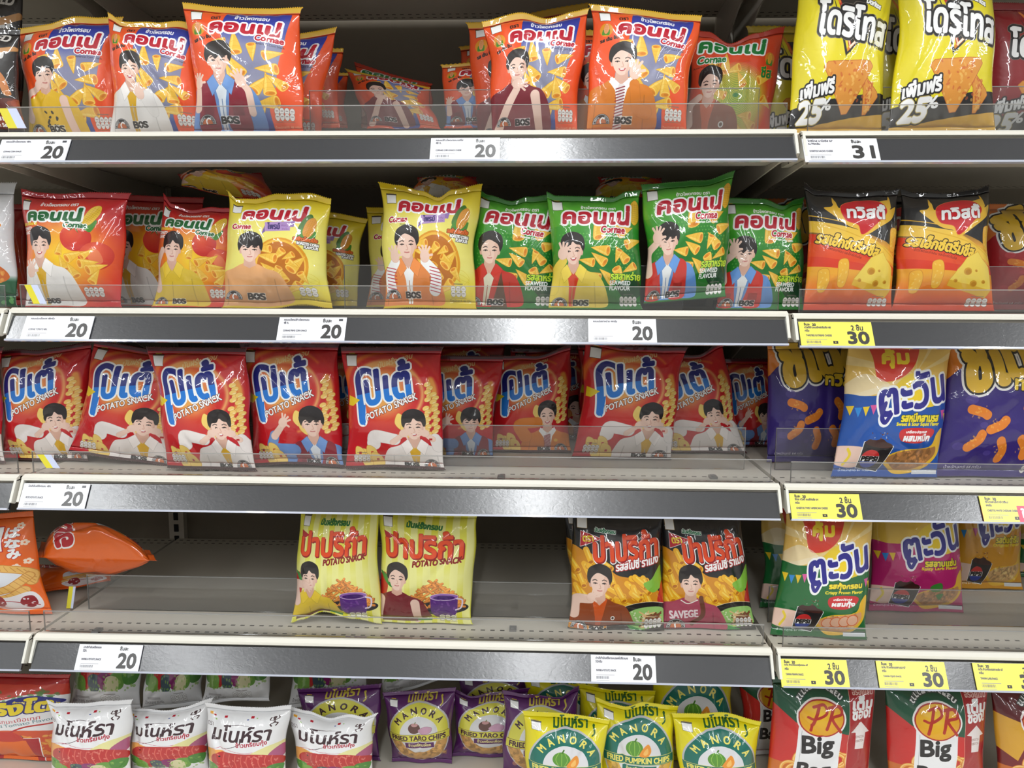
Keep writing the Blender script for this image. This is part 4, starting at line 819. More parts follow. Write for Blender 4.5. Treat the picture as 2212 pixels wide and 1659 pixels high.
BAYN = ['left', 'middle', 'right']
ORD = ['top', 'second', 'third', 'fourth', 'fifth', 'lowest']
def shelf(bay, k):
    x0, x1 = (bay-1)*BW+0.004, bay*BW-0.004; z = DECK[k] - (0.003 if bay == 2 and k < 3 else 0.0) - (0.001 if bay == 0 else 0)
    org = ((x0+x1)/2, 0.0, z)
    r = empty('gondola_shelf', org)
    nm = {0: 'above the orange corn snack row', 1: 'holding the orange corn snack row', 2: 'holding the green and yellow corn snack row', 3: 'holding the red potato snack row', 4: 'with mostly bare deck', 5: 'holding the white and purple cracker bags'}[k]
    if bay == 0: nm = {0: 'above the black snack bags at far left', 1: 'under the black snack bags at far left', 2: 'under the silver snack bag', 3: 'left of the red potato snack row', 4: 'under the orange prawn snack bags', 5: 'under the red and white cracker bag'}[k]
    if bay == 2: nm = {0: 'above the yellow tortilla chip bags', 1: 'under the yellow tortilla chip bags', 2: 'under the black and orange cheese puffs', 3: 'under the purple and blue snack bags', 4: 'under the green and pink snack bags with yellow cards', 5: 'under the big ring snack bags'}[k]
    tag(r, 'beige steel gondola shelf %s, %s bay' % (nm, BAYN[bay]), 'shelf', 'gondola shelves')
    L = lambda m, n, mats: [m.build(n, mats, r, org)][0]
    d = MB(); d.prism([(0.003, z), (DEPTH, z), (DEPTH, z-.016), (.09, z-.016), (.09, z-.036), (.003, z-.036)][::-1], x0, x1)
    L(d, 'deck', M_DECK)
    l = MB(); l.prism([(-.0055, z-.0052), (.003, z-.0062), (.009, z), (.009, z+.0022), (.003, z+.0028), (-.0055, z-.0008)][::-1], x0, x1)
    L(l, 'front_lip', M_LIP)
    # price rail: leans 30 degrees, lower edge towards the shopper
    g = MB(); y0, za, y1, zb = -.0035, z-.010, -.0245, z-.046
    gx0, gx1 = x0+.004, x1-.004
    g.prism([(y0, za), (y1, zb), (y1+.004, zb-.001), (y0+.006, za)], gx0, gx1)
    rl = L(g, 'price_rail', M_RAIL)
    e = MB(); e.prism([(y1-.0022, zb+.0022), (y1-.0032, zb-.0006), (y1+.002, zb-.0024), (y1+.002, zb)], gx0, gx1); L(e, 'rail_edge', M_BEAD).parent = rl
    for q, xx in ((0, x0), (1, x1-.004)):
        c = MB(); c.prism([(-.006, z-.004), (-.022, z-.036), (-.014, z-.040), (.004, z-.034), (.004, z-.004)], xx, xx+.004); L(c, 'end_cap', M_CLIP)
        b = MB(); b.prism([(.02, z-.0365), (.092, z-.0365), (.092, z-.0165), (.49, z-.0165), (.49, z-.115), (.44, z-.112), (.30, z-.06), (.02, z-.042)], xx+(.012 if q == 0 else -.012), xx+(.015 if q == 0 else -.009)); L(b, 'bracket', M_STEEL)
    return r
for bay in range(3):
    for k in range(6): shelf(bay, k)

def upright(x):
    r = empty('upright_post', (x, .507, 0))
    tag(r, 'slotted steel upright post behind the %s' % {-1.2: 'far left bay', 0.0: 'seam between left and middle bays', 1.2: 'seam between middle and right bays', 2.4: 'far right bay'}[x], 'post', 'gondola uprights')
    m = MB(); m.box((x-.017, .5015, .02), (x+.017, .519, 2.3)); m.build('post', M_STEEL, r, (x, .507, 0))
    s = MB(); z = .1
    while z < 2.25: s.box((x-.005, .4995, z), (x+.005, .5020, z+.017)); z += .027
    s.build('slot_row', M_SLOT, r, (x, .507, 0))
for x in (-1.2, 0.0, 1.2, 2.4): upright(x)

m = MB(); m.box((-3.2, .52, 0), (4.4, .54, 2.4)); tag(m.build('wall_back', M_PANEL), kind='structure')
m = MB(); m.box((-7, -11, -.05), (9, .6, 0)); tag(m.build('floor', plain('pale_floor_tile', (196, 192, 184), .35, vary=.1)), kind='structure')
m = MB(); m.box((-7, -11, 3.1), (9, .6, 3.15)); tag(m.build('ceiling', plain('white_ceiling', (225, 225, 222), .8)), kind='structure')
for bay in range(3):
    m = MB(); m.box(((bay-1)*BW+.006, .02, .001), (bay*BW-.006, .50, .15)); tag(m.build('plinth', M_STEEL), 'steel base plinth at floor level of the %s shelving bay' % BAYN[bay], 'plinth')

def riser(x0, x1, y, z0, z1, label, foot=0.0):
    """clear acrylic front fence with a bright cut top edge and a foot lying on the deck"""
    r = empty('acrylic_riser', ((x0+x1)/2, y, z0)); tag(r, label, 'shelf riser', 'clear acrylic shelf risers'); o = ((x0+x1)/2, y, z0)
    m = MB(); m.box((x0, y, z0), (x1, y+.002, z1-.0012)); m.build('pane', M_ACR, r, o)
    e = MB(); e.box((x0, y, z1-.0012), (x1, y+.002, z1)); e.box((x0, y, z0), (x0+.0012, y+.002, z1-.0012)); e.box((x1-.0012, y, z0), (x1, y+.002, z1-.0012)); e.build('cut_edge', M_ACE, r, o)
    if foot: f = MB(); f.box((x0, y+.002, z0), (x1, y+foot, z0+.0016)); f.build('foot', M_ACR, r, o)
    return r
FR_Y, RR_Y = 0.011, 0.105
rowname = {1: 'orange corn snack shelf', 2: 'green and yellow corn snack shelf', 3: 'red potato snack shelf', 4: 'mostly bare shelf'}
rown2 = {1: 'yellow tortilla chip shelf', 2: 'black cheese puff shelf', 3: 'purple and blue snack shelf', 4: 'green and pink snack shelf'}
rown0 = {1: 'black snack bags at far left', 2: 'silver snack bag at far left', 3: 'red bag at far left edge', 4: 'orange prawn snack bag at far left'}
def zpx(px, py, y): return float(at_y(px, py, y)[2])
FT = {1: (900, 226), 2: (900, 617), 3: (1100, 986), 4: (500, 1327)}
RT = {1: (1000, 193), 2: (750, 572), 3: (1150, 919), 4: (500, 1247)}
for k in (1, 2, 3, 4):
    z = DECK[k]+.0036
    f = zpx(*FT[k], FR_Y); rr = zpx(*RT[k], RR_Y)
    riser(.012, 1.186, FR_Y, z, f, 'low clear acrylic fence along the front edge of the %s' % rowname[k])
    riser({1: .45, 2: .5, 3: .33, 4: .03}[k], {1: 1.17, 2: 1.06, 3: 1.17, 4: 1.17}[k], RR_Y, DECK[k]+.001, rr, 'taller clear acrylic divider behind the front bags of the %s' % rowname[k])
    riser(1.216, 2.36, FR_Y, z-.003, f-.003, 'low clear acrylic fence along the front edge of the %s' % rown2[k])
    riser(1.2+(.06 if k == 2 else .02), 2.36, RR_Y, DECK[k]+.001, rr, 'taller clear acrylic divider set back on the %s' % rown2[k])
    riser(-1.15, -.012, FR_Y, z-.001, f-.001, 'low clear acrylic fence in front of the %s' % rown0[k])

# ------------------------------------------------------------------ price cards on the rails
M_INK = None
def card_art(kind, num, lines, sub=None, promo=False):
    Y = kind == 'yellow'; bg = (243, 232, 92) if Y else (236, 238, 244); ink = (52, 50, 50)
    A = Art(300, 100, bg, 1.4)
    A.text(num, 196, 86 if Y else 84, 84, 46 if Y else 52, ink, bold=3)
    if Y:
        A.text('2 ชิ้น', 214, 34, 48, 24, ink, bold=.9); A.text('ชิ้นละ', 22, 15, 24, 11, ink, bold=.4); A.text('20', 56, 16, 14, 9, ink, bold=.7)
        y0 = 26
    else: A.text('ชิ้นละ', 196, 20, 38, 15, ink, bold=.6); y0 = 14
    for i, (s, w) in enumerate(lines): A.text(s, 22, y0+i*13, w, 9, (80, 78, 86), bold=.5)
    if sub: A.text(sub, 24, 58, 4.6*len(sub), 7, (90, 88, 96), bold=.4)
    A.rect(24, 70, 84, 2, (150, 148, 155)); R = random.Random(len(lines[0][0])); x = 24
    while x < 82: w = R.choice((1, 1.5, 2.5)); A.rect(x, 75, w, 10, (110, 108, 112)); x += w+R.choice((1, 1.6, 2))
    A.rect(24, 90, 60, 2, (170, 168, 172))
    if Y: A.rect(132, 76, 20, 11, (40, 36, 36)); A.rect(140, 79, 4, 4, bg)
    elif promo: A.rect(266, 6, 18, 9, (60, 60, 66))
    if promo == 2: A.rect(150, 36, 150, 64, (222, 50, 90)); A.text('ใหม่', 166, 80, 70, 34, WHITE, bold=2)
    return A
_ck = {}
def price_card(k, xl, xr, kind, num, lines, sub, label, promo=False, bay=1, tilt=0):
    key = (kind, num, lines[0][0], promo)
    if key not in _ck:
        im = card_art(kind, num, lines, sub, promo).image('card_print')
        mm, nt, b = new_mat('%s_price_card' % kind); tx = nt.nodes.new('ShaderNodeTexImage'); tx.image = im; nt.links.new(tx.outputs[0], b.inputs['Base Color']); b.inputs['Roughness'].default_value = .45
        b.inputs['Coat Weight'].default_value = .5; b.inputs['Coat Roughness'].default_value = .22; _ck[key] = mm
    z = DECK[k] - (0.003 if bay == 2 and k < 3 else 0)
    py = {1: 315, 2: 697, 3: 1065, 4: 1420}[k]
    n = np.array([0, -.866, .5])*.0012
    mid = -.014
    X0, X1 = at_y(xl, py, mid)[0], at_y(xr, py, mid)[0]
    tp = np.array([0, -.0040, z-.0108]); bt = np.array([0, -.0249, z-.0468])
    P = []
    for off in (1.0, .35):
        for (xx, q) in ((X0, bt), (X1, bt), (X1, tp), (X0, tp)): P.append(np.array([xx, q[1], q[2]])+n*off*1.6+np.array([0, -.0006, 0]))
    f = [(0, 1, 2, 3), (7, 6, 5, 4), (0, 4, 5, 1), (1, 5, 6, 2), (2, 6, 7, 3), (3, 7, 4, 0)]
    uv = [(0, 0), (1, 0), (1, 1), (0, 1)]*2
    c = np.mean(P, 0); o = mesh_obj('price_card', P, f, _ck[key], loc=c, uvs=uv)
    return tag(o, label, 'price card', 'yellow price cards' if kind == 'yellow' else 'white price cards')
CN = [('คอนเน่ข้าวโพดกรอบ 48ก.', 108)]
price_card(1, -2, 148, 'white', '20', CN, 'CORNAE CORN SNACK', 'white price card reading 20 at far left of the highest visible rail', True)
price_card(1, 930, 1080, 'white', '20', [('คอนเน่ข้าวโพดกรอบรสชีส', 118), ('48 ก.', 24)], 'CORNAE CORN SNACK CHEESE', 'white price card reading 20 in the middle of the highest rail, beside a bright glare')
price_card(1, 1735, 1897, 'white', '31', [('โดริโทส นาโชชีส 67', 100), ('ก./70กรัม', 48)], 'DORITOS NACHO CHEESE', 'white price card reading 31 under the yellow tortilla chip bags', bay=2)
price_card(2, 52, 199, 'white', '20', [('คอนเน่มะเขือเทศ 48กรัม', 104)], 'CORNAE TOMATO 48G.', 'white price card reading 20 under the red tomato corn snack')
price_card(2, 601, 747, 'white', '20', [('คอนเน่ไพรม์ข้าวโพดกรอบ', 112), ('48 ก.', 22)], 'CORNAE PRIME CORN SNACK', 'white price card reading 20 under the yellow corn snack bags', True)
price_card(2, 1271, 1418, 'white', '20', [('คอนเน่รสสาหร่าย 44กรัม', 106)], None, 'white price card reading 20 under the green seaweed corn snack')
price_card(2, 1728, 1886, 'yellow', '30', [('ทวิสตี้ข้าวอบเอ็กซ์ตรีมชีส 68', 108), ('กรัม', 18)], 'TWISTIES EXTREME CHEESE', 'yellow price card reading 30 under the black and orange cheese puff bags', bay=2)
price_card(3, 47, 190, 'white', '20', [('โปเต้มันฝรั่งกรอบ 48ก.', 104)], 'POTE POTATO SNACK', 'white price card reading 20 under the red potato snack row', True)
price_card(3, 1708, 1860, 'yellow', '30', [('ชีโตส ทวิสตี้ อเมริกันชีส 64', 100), ('กรัม', 18)], 'CHEETOS TWIST AMERICAN CHEESE', 'yellow price card reading 30 under the purple snack bag and the blue squid snack', bay=2)
price_card(3, 2121, 2275, 'yellow', '30', [('ชีโตสเอ็กซ์ตรีม', 96), ('64กรัม', 24)], 'CHEETOS WHITE CHEDDAR CHEESE', 'yellow price card with a pink promotion patch, at the right picture edge', 2, bay=2)
price_card(4, 168, 305, 'white', '20', [('ปาปริก้ามันฝรั่งกรอบ', 84), ('52ก.', 18)], 'PAPRIKA POTATO SNACK', 'white price card reading 20 under the bare shelf deck')
price_card(4, 1277, 1417, 'white', '20', [('ปาปริก้ามันฝรั่งกรอบรสสไปซี่ราเมง', 150), ('52กรัม', 30)], 'PAPRIKA POTATO SNACK', 'white price card reading 20 under the black ramen potato snack')
price_card(4, 1686, 1833, 'yellow', '30', [('ตะวัน ข้าวเกรียบรสกุ้งกรอบ 67', 104), ('กรัม', 16)], 'TAWAN PRAWN SNACK', 'yellow price card reading 30 under the green prawn snack, first of three in a row', bay=2)
price_card(4, 1897, 2046, 'yellow', '30', [('ตะวัน ข้าวเกรียบรสสามรส 67', 104), ('กรัม', 17)], 'TAWAN SQUID SNACK', 'yellow price card reading 30 under the pink snack bag, middle of three in a row', bay=2)
price_card(4, 2107, 2258, 'yellow', '30', [('ตะวัน ข้าวเกรียบรสลาบแซ่บ 67', 106), ('กรัม', 19)], 'TAWAN LARB SNACK', 'yellow price card cut by the right picture edge, last of three in a row', bay=2)

# riser end stickers: yellow and pale strips at the left ends of the risers
M_TY = plain('yellow_sticker', (226, 214, 60), .4); M_TB = plain('pale_blue_sticker', (206, 214, 240), .4)
def end_tag(k, tl, bl, w, label, y=.0095, wide=.5):
    a, b = at_y(*tl, y), at_y(*bl, y); dx = w*1.17/FPX
    v = []
    for f0, f1 in ((0, wide), (wide, 1)):
        for yy in (0, .0008):
            v += [b+[f0*dx, yy, 0], b+[f1*dx, yy, 0], a+[f1*dx, yy, 0], a+[f0*dx, yy, 0]]
    f = []
    for g in (0, 8): f += [(g, g+1, g+2, g+3), (g+7, g+6, g+5, g+4), (g, g+4, g+5, g+1), (g+1, g+5, g+6, g+2), (g+2, g+6, g+7, g+3), (g+3, g+7, g+4, g)]
    c = np.mean(v, 0); o = mesh_obj('riser_sticker', v, f, [M_TY, M_TB], loc=c, midx=[0]*6+[1]*6); tag(o, label, 'sticker', 'yellow and pale stickers on risers')
end_tag(1, (-4, 234), (18, 277), 40, 'slanted yellow and pale blue strip on the riser below the black snack bags')
end_tag(2, (52, 615), (72, 656), 30, 'yellow and pale blue strip on the riser before the red tomato corn snack')
end_tag(3, (80, 982), (100, 1011), 32, 'slanted yellow and pale blue strip on the riser in front of the red potato snack')
end_tag(4, (149, 1267), (143, 1314), 17, 'small yellow strip on the divider at the left end of the bare shelf', y=RR_Y-.0012, wide=.65)
# riser clips screwed to the deck
for px, py, k, lab in ((1083, 1030, 3, 'small grey riser clip on the deck below the red snack bags, near the middle'), (1540, 1030, 3, 'small grey riser clip on the deck at the right end of the red snack shelf'), (210, 1362, 4, 'small grey riser clip on the bare deck near the 20 card'), (1108, 1358, 4, 'small grey riser clip on the bare deck between yellow and black snacks')):
    d = ray(px, py); t = (DECK[k]+.002-CAM[2])/d[2]; p = CAM+d*t
    m = MB(); m.box((p[0]-.006, p[1]-.008, DECK[k]), (p[0]+.006, p[1]+.008, DECK[k]+.004)); m.box((p[0]-.003, p[1]-.004, DECK[k]+.004), (p[0]+.003, p[1]+.004, DECK[k]+.0055))
    tag(m.build('riser_clip', plain('grey_clip', (120, 118, 116), .35, coat=.4), loc=(p[0], p[1], DECK[k])), lab, 'clip', 'riser clips')

# ------------------------------------------------------------------ snack pouches
def patch_noise(rng, U, V, n, f0, f1):
    z = np.zeros_like(U)
    for _ in range(n):
        a = rng.uniform(0, math.pi); f = rng.uniform(f0, f1); z += np.sin((U*math.cos(a)+V*math.sin(a))*f*6.283+rng.uniform(0, 6.283))/n
    return z

def curve(pts, u):
    if not pts: return np.zeros_like(u)
    xs = [0]+[p[0] for p in pts]+[1] if pts[0][0] > 0 else [p[0] for p in pts]; ys = [0]+[p[1] for p in pts]+[0] if pts[0][0] > 0 else [p[1] for p in pts]
    if pts[0][0] > 0 and False: pass
    # smooth piecewise
    k = np.interp(u, xs, np.arange(len(xs))); i = np.clip(k.astype(int), 0, len(xs)-2); t = k-i; t = t*t*(3-2*t); ys = np.array(ys, float)
    return ys[i]*(1-t)+ys[i+1]*t

BAGN = 0
def pouch(name, design, quad, depth, label, cat='snack bag', group=None, lean=5, T=.052, snap=None, top=(), bot=(), waist=.075, seal=.05, yaw=0, seed=None, plane=None, crease=7, low=False, bulge=.6, settle=True, vc=0.0, amp=1.3):
    """pillow pouch whose four corners are seen at the given picture points, standing at a depth on its shelf"""
    global BAGN; BAGN += 1
    rng = random.Random(seed if seed is not None else 100+BAGN)
    q = [np.array(p, float) for p in quad]
    bl, br = q[3], q[2]; mid = (bl+br)/2
    if plane is None:
        base = at_y(mid[0], mid[1], depth)
        ln, yw = math.radians(lean), math.radians(yaw)
        up = np.array([math.sin(ln)*math.sin(yw), math.sin(ln)*math.cos(yw), math.cos(ln)])
        side = np.array([math.cos(yw), -math.sin(yw), 0]); nrm = -np.cross(side, up)   # points into the shelf
    else:
        base, nrm = plane
    C = []
    for p in q:
        d = ray(*p); C.append(CAM+d*(((base-CAM)@nrm)/(d@nrm)))
    TL, TR, BR, BL = C
    fwd = -nrm/np.linalg.norm(nrm)
    if snap is not None:          # let the foot reach the deck even where the lip hides it
        z = DECK[snap]+.003
        for top_, i in ((TL, 3), (TR, 2)):
            c = C[i]
            if c[2]-z > .004 or c[2] < z:
                t = (top_[2]-z)/(top_[2]-c[2]); 
                if c[2] < z or t < 1.32: C[i] = top_+(c-top_)*t
        TL, TR, BR, BL = C
    if low: T *= .75
    NU, NV = (26, 30) if low else (48, 58)
    wv = np.linalg.norm(TR-TL); hv = np.linalg.norm(BL-TL)
    upv = ((TL-BL)+(TR-BR))/2; upv /= np.linalg.norm(upv)
    ripple = [(rng.uniform(2, 5), rng.uniform(0, 6.28), rng.uniform(.2, 1)) for _ in range(3)]
    cr = []
    for _ in range(crease):
        e = rng.random()
        if e < .6:   # from a corner
            u0, v0 = rng.choice(((0, .08), (1, .08), (0, .92), (1, .92), (.1, .06), (.9, .06))); u1, v1 = .5+(.5-u0)*rng.uniform(-.6, .5), rng.uniform(.25, .75)
        else:
            u0, v0 = rng.uniform(.1, .9), rng.choice((.05, .95)); u1, v1 = u0+rng.uniform(-.25, .25), rng.uniform(.2, .8)
        cr.append((u0, v0, u1, v1, rng.uniform(-.0045, .003), rng.uniform(.016, .04)))
    nph = [rng.uniform(0, 6.28) for _ in range(6)]
    nrng = rng.getrandbits(30)
    def surf(U, V, side_):
        g = np.sin(math.pi*np.clip(V, 0, 1))**.42
        pinch = waist*g*(1-.0)
        asym = .5*waist*(np.sin(V*6.283+nph[0])*.5+np.sin(V*12.5+nph[1])*.22)*g
        u = .5+(U-.5)*(1-2*pinch*.5)+asym*np.abs(2*U-1)
        P = (TL*(1-u)[..., None]+TR*u[..., None])*(1-V)[..., None]+(BL*(1-u)[..., None]+BR*u[..., None])*V[..., None]
        ft, fb = np.clip(1-V/.35, 0, 1)**1.6, np.clip(1-(1-V)/.25, 0, 1)**1.6
        px2m = hv/max(np.linalg.norm(q[3]-q[0]), 1)
        P = P - upv*(curve(top, U)*ft*px2m+curve(bot, U)*fb*px2m)[..., None]
        vs = np.clip((V-seal)/(1-2*seal), 0, 1)
        vb = vs**(.86 if settle else 1)
        a = np.clip(1-np.abs(2*U-1)**2.6, 0, 1)**.72; b = np.clip(1-np.abs(2*vb-1)**2.4, 0, 1)**.8
        h = T*a*b
        rr = random.Random(nrng+(0 if side_ > 0 else 1))
        body = (a*b)**.6
        dz = .0018*amp*patch_noise(rr, U, V, 5, 1.5, 4)*body
        # gathers running out of the seals
        edge = np.exp(-vs/.13)+np.exp(-(1-vs)/.13); edge = edge*(vs > 0)*(vs < 1)
        dz = dz + .0014*edge*a*sum(r[2]*np.sin(U*6.283*r[0]*1.6+r[1]) for r in ripple)
        for (u0, v0, u1, v1, A_, w_) in cr:
            dx, dy = u1-u0, v1-v0; L = dx*dx+dy*dy
            t = np.clip(((U-u0)*dx+(V-v0)*dy)/L, 0, 1); dd = np.hypot(U-u0-t*dx, (V-v0-t*dy)*1.2)
            dz = dz + amp*A_*np.exp(-np.abs(dd)/w_)*np.sin(math.pi*np.clip(t, .0, 1)*.9+.25)*body
        off = bulge*h if side_ > 0 else -(1-bulge)*h
        swav = .0030*np.sin(U*6.283*.8+nph[2])*np.clip(1-vs*5, 0, 1)+.0020*np.sin(U*6.283*1.7+nph[3])*np.clip(1-(1-vs)*5, 0, 1)
        P = P+fwd*(off+dz*side_+swav)[..., None]
        return P
    uu = (1-np.cos(np.linspace(0, math.pi, NU)))/2*.55+np.linspace(0, 1, NU)*.45; vv = np.linspace(seal, 1-seal, NV)
    U, V = np.meshgrid(uu, vv)
    F = surf(U, V, 1).reshape(-1, 3); B = surf(U, V, -1).reshape(-1, 3)
    idx = np.arange(NU*NV).reshape(NV, NU)
    faces = []; mi = []; uvF = np.stack([U, (1-vc)*(1-V)], -1).reshape(-1, 2)
    bid = idx.copy()+NU*NV
    bid[:, 0] = idx[:, 0]; bid[:, -1] = idx[:, -1]; bid[0] = idx[0]; bid[-1] = idx[-1]
    # average the rim so both panels meet
    for sl in ((slice(None), 0), (slice(None), -1), (0, slice(None)), (-1, slice(None))):
        k = idx[sl]; F[k] = (F[k]+B[k])/2
    fq = np.stack([idx[:-1, :-1], idx[1:, :-1], idx[1:, 1:], idx[:-1, 1:]], -1).reshape(-1, 4); bq = np.stack([bid[:-1, :-1], bid[:-1, 1:], bid[1:, 1:], bid[1:, :-1]], -1).reshape(-1, 4)
    verts = np.vstack([F, B]); used = np.zeros(len(verts), bool); used[fq.ravel()] = True; used[bq.ravel()] = True
    remap = np.cumsum(used)-1; allf = remap[np.vstack([fq, bq])]; verts = verts[used]; uvs = np.vstack([uvF, uvF])[used]
    mi = [0]*len(fq)+[1]*len(bq)
    if snap is not None:
        z = DECK[snap]+.0025; verts[:, 2] = np.maximum(verts[:, 2], z)
    base = (BL+BR)/2
    mats = film(design)
    o = mesh_obj(name, verts, allf, mats, loc=base, smooth=True, midx=mi, uvs=uvs)
    tag(o, label, cat, group)
    # crimped seals, a double sheet with a zigzag cut
    for nm, v0, v1 in (('top_seal', 0.0, seal), ('bottom_seal', 1.0, 1-seal)):
        nu, nv = (41 if low else 105), 7
        us = np.linspace(0, 1, nu); ts = np.linspace(0, 1, nv)
        Us, Ts = np.meshgrid(us, ts); Vs = v0+(v1-v0)*Ts
        P1, P2 = surf(Us, Vs, 1), surf(Us, Vs, -1); P = (P1+P2)/2
        z = (np.arange(nu) % 2)*.0016
        P[0] += upv*(z if v0 == 0 else -z)[:, None]
        rib = .0004*np.sin(Ts*6.283*3)
        Fs = P+fwd*(rib+.0003)[..., None]; Bs = P+fwd*(rib-.0003)[..., None]
        if snap is not None:
            zz = DECK[snap]+.0025; Fs[..., 2] = np.maximum(Fs[..., 2], zz); Bs[..., 2] = np.maximum(Bs[..., 2], zz)
        ii = np.arange(nu*nv).reshape(nv, nu); n = nu*nv
        w = [ii[:-1, :-1], ii[1:, :-1], ii[1:, 1:], ii[:-1, 1:]]
        if v0 == 1.0: w = w[::-1]
        f1 = np.stack(w, -1).reshape(-1, 4); f2 = f1[:, ::-1]+n
        rim = []
        loop = list(ii[0])+list(ii[1:, -1])+list(ii[-1, -2::-1])+list(ii[-2:0:-1, 0])
        for a_, b_ in zip(loop, loop[1:]+loop[:1]): rim.append((a_, b_, b_+n, a_+n) if v0 == 0 else (b_, a_, a_+n, b_+n))
        uv = np.stack([Us, (1-vc)*(1-Vs)], -1).reshape(-1, 2)
        s = mesh_obj(nm, np.vstack([Fs.reshape(-1, 3), Bs.reshape(-1, 3)]), np.vstack([f1, f2, np.array(rim)]), mats, parent=o, loc=base, smooth=True, midx=[0]*len(f1)+[1]*len(f2)+[1]*len(rim), uvs=np.vstack([uv, uv]))
    return o

def Q(*a): return [(a[i], a[i+1]) for i in range(0, 8, 2)]    # TL TR BR BL
E1, E2, E3 = .055, .165, .255     # usual depths of the first, second and third row

# ---- shelf with orange corn snacks
g = 'orange corn snack bags'
B1 = [
 ('corn_snack_bag', 'cheese_yellow', Q(36, 62, 266, 36, 268, 278, 56, 278), .1, 'orange corn snack bag with a figure in a yellow sleeveless top, beside the black bags', dict(top=[(.3, 0), (.55, -8), (.8, -2)], lean=4)),
 ('corn_snack_bag', 'cheese_white', Q(230, 26, 440, 66, 445, 278, 236, 278), .068, 'orange corn snack bag with a figure in a white jacket', dict(top=[(.15, 12), (.5, 4), (.8, -8)])),
 ('corn_snack_bag', 'cheese_blue', Q(395, 8, 656, 18, 662, 278, 416, 278), .045, 'orange corn snack bag with a figure in a blue shirt and maroon vest, tallest', dict(top=[(.3, 4), (.7, 3)])),
 ('corn_snack_bag', 'cheese_maroon', Q(500, 98, 728, 58, 700, 278, 515, 278), .15, 'orange corn snack bag half hidden behind the tall blue shirt bag', dict(yaw=8)),
 ('corn_snack_bag', 'cheese_white', Q(560, 112, 742, 104, 735, 275, 590, 275), .22, 'orange corn snack bag of which only the right edge shows, deep in the gap', dict(low=True)),
 ('corn_snack_bag', 'cheese_maroon', Q(745, 150, 930, 192, 952, 277, 792, 277), .24, 'orange corn snack bag slumped low in the shaded gap, figure in maroon top', dict(lean=24, top=[(.5, -4)])),
 ('corn_snack_bag', 'cheese_green', Q(765, 136, 936, 184, 940, 276, 780, 276), .31, 'dark red corn snack bag with green lettering peeking over the slumped one', dict(lean=20, low=True)),
 ('corn_snack_bag', 'cheese_yellow', Q(590, 150, 754, 158, 752, 276, 600, 276), .32, 'orange corn snack bag in deep shade left of the slumped one', dict(low=True)),
 ('corn_snack_bag', 'cheese_blue', Q(950, 140, 1140, 125, 1130, 276, 958, 276), .225, 'orange corn snack bag in the shaded gap with a figure in a blue shirt', dict(low=True)),
 ('corn_snack_bag', 'cheese_maroon', Q(990, 103, 1200, 66, 1190, 276, 1000, 276), .345, 'orange corn snack bag behind, its top corner rising over the shaded gap', dict(low=True)),
 ('corn_snack_bag', 'cheese_maroon', Q(1005, 48, 1240, 44, 1225, 278, 1024, 278), .17, 'orange corn snack bag mostly covered by its twin with the maroon top', dict()),
 ('corn_snack_bag', 'cheese_orange', Q(1062, 46, 1272, 6, 1250, 276, 1070, 276), .285, 'orange corn snack bag behind, its lettered top edge rising to the right', dict(low=True)),
 ('corn_snack_bag', 'cheese_maroon', Q(1040, 50, 1275, 18, 1252, 278, 1060, 278), .06, 'orange corn snack bag with a figure in a maroon sleeveless top, facing front', dict(top=[(.35, -10), (.62, 8), (.85, 2)])),
 ('corn_snack_bag', 'cheese_orange', Q(1205, 66, 1420, 62, 1410, 276, 1222, 276), .155, 'orange corn snack bag squeezed between two front bags, left side showing', dict(low=True)),
 ('corn_snack_bag', 'cheese_orange', Q(1271, 9, 1518, 33, 1488, 278, 1262, 278), .055, 'orange corn snack bag with a figure in an orange jacket and striped tie', dict(top=[(.4, 3), (.7, 4)], waist=.08)),
 ('corn_snack_bag', 'cheese_green', Q(1488, 64, 1695, 60, 1672, 277, 1478, 277), .165, 'orange corn snack bag with green lettering beside the tortilla chips', dict(top=[(.2, 4), (.45, 26), (.7, 10)])),
 ('tortilla_chip_bag', 'nacho_yellow', Q(1610, 58, 1835, 60, 1825, 275, 1625, 275), .24, 'yellow tortilla chip bag in shade behind the green lettered corn snack', dict(low=True)),
 ('tortilla_chip_bag', 'nacho_yellow', Q(1722, -64, 1930, -48, 1908, 268, 1700, 270), .07, 'yellow tortilla chip bag, left one of the front pair', dict(lean=6, waist=.05)),
 ('tortilla_chip_bag', 'nacho_yellow', Q(1860, -22, 2060, -22, 2050, 272, 1855, 272), .165, 'yellow tortilla chip bag behind the gap between the front pair', dict(low=True)),
 ('tortilla_chip_bag', 'nacho_yellow', Q(1938, -66, 2150, -60, 2155, 270, 1916, 270), .06, 'yellow tortilla chip bag, right one of the front pair', dict(lean=6)),
 ('tortilla_chip_bag', 'nacho_red', Q(2122, 8, 2350, 8, 2335, 278, 2100, 278), .15, 'dark red tortilla chip bag at the right picture edge', dict()),
 ('crunchy_snack_bag', 'black_snack', Q(-165, 60, 42, 62, 57, 277, -150, 278), .07, 'black snack bag at far left, standing in front', dict()),
 ('crunchy_snack_bag', 'black_snack', Q(-160, -34, 58, -30, 52, 262, -150, 262), .16, 'black snack bag at far left, rising behind the front one', dict(low=True)),
]
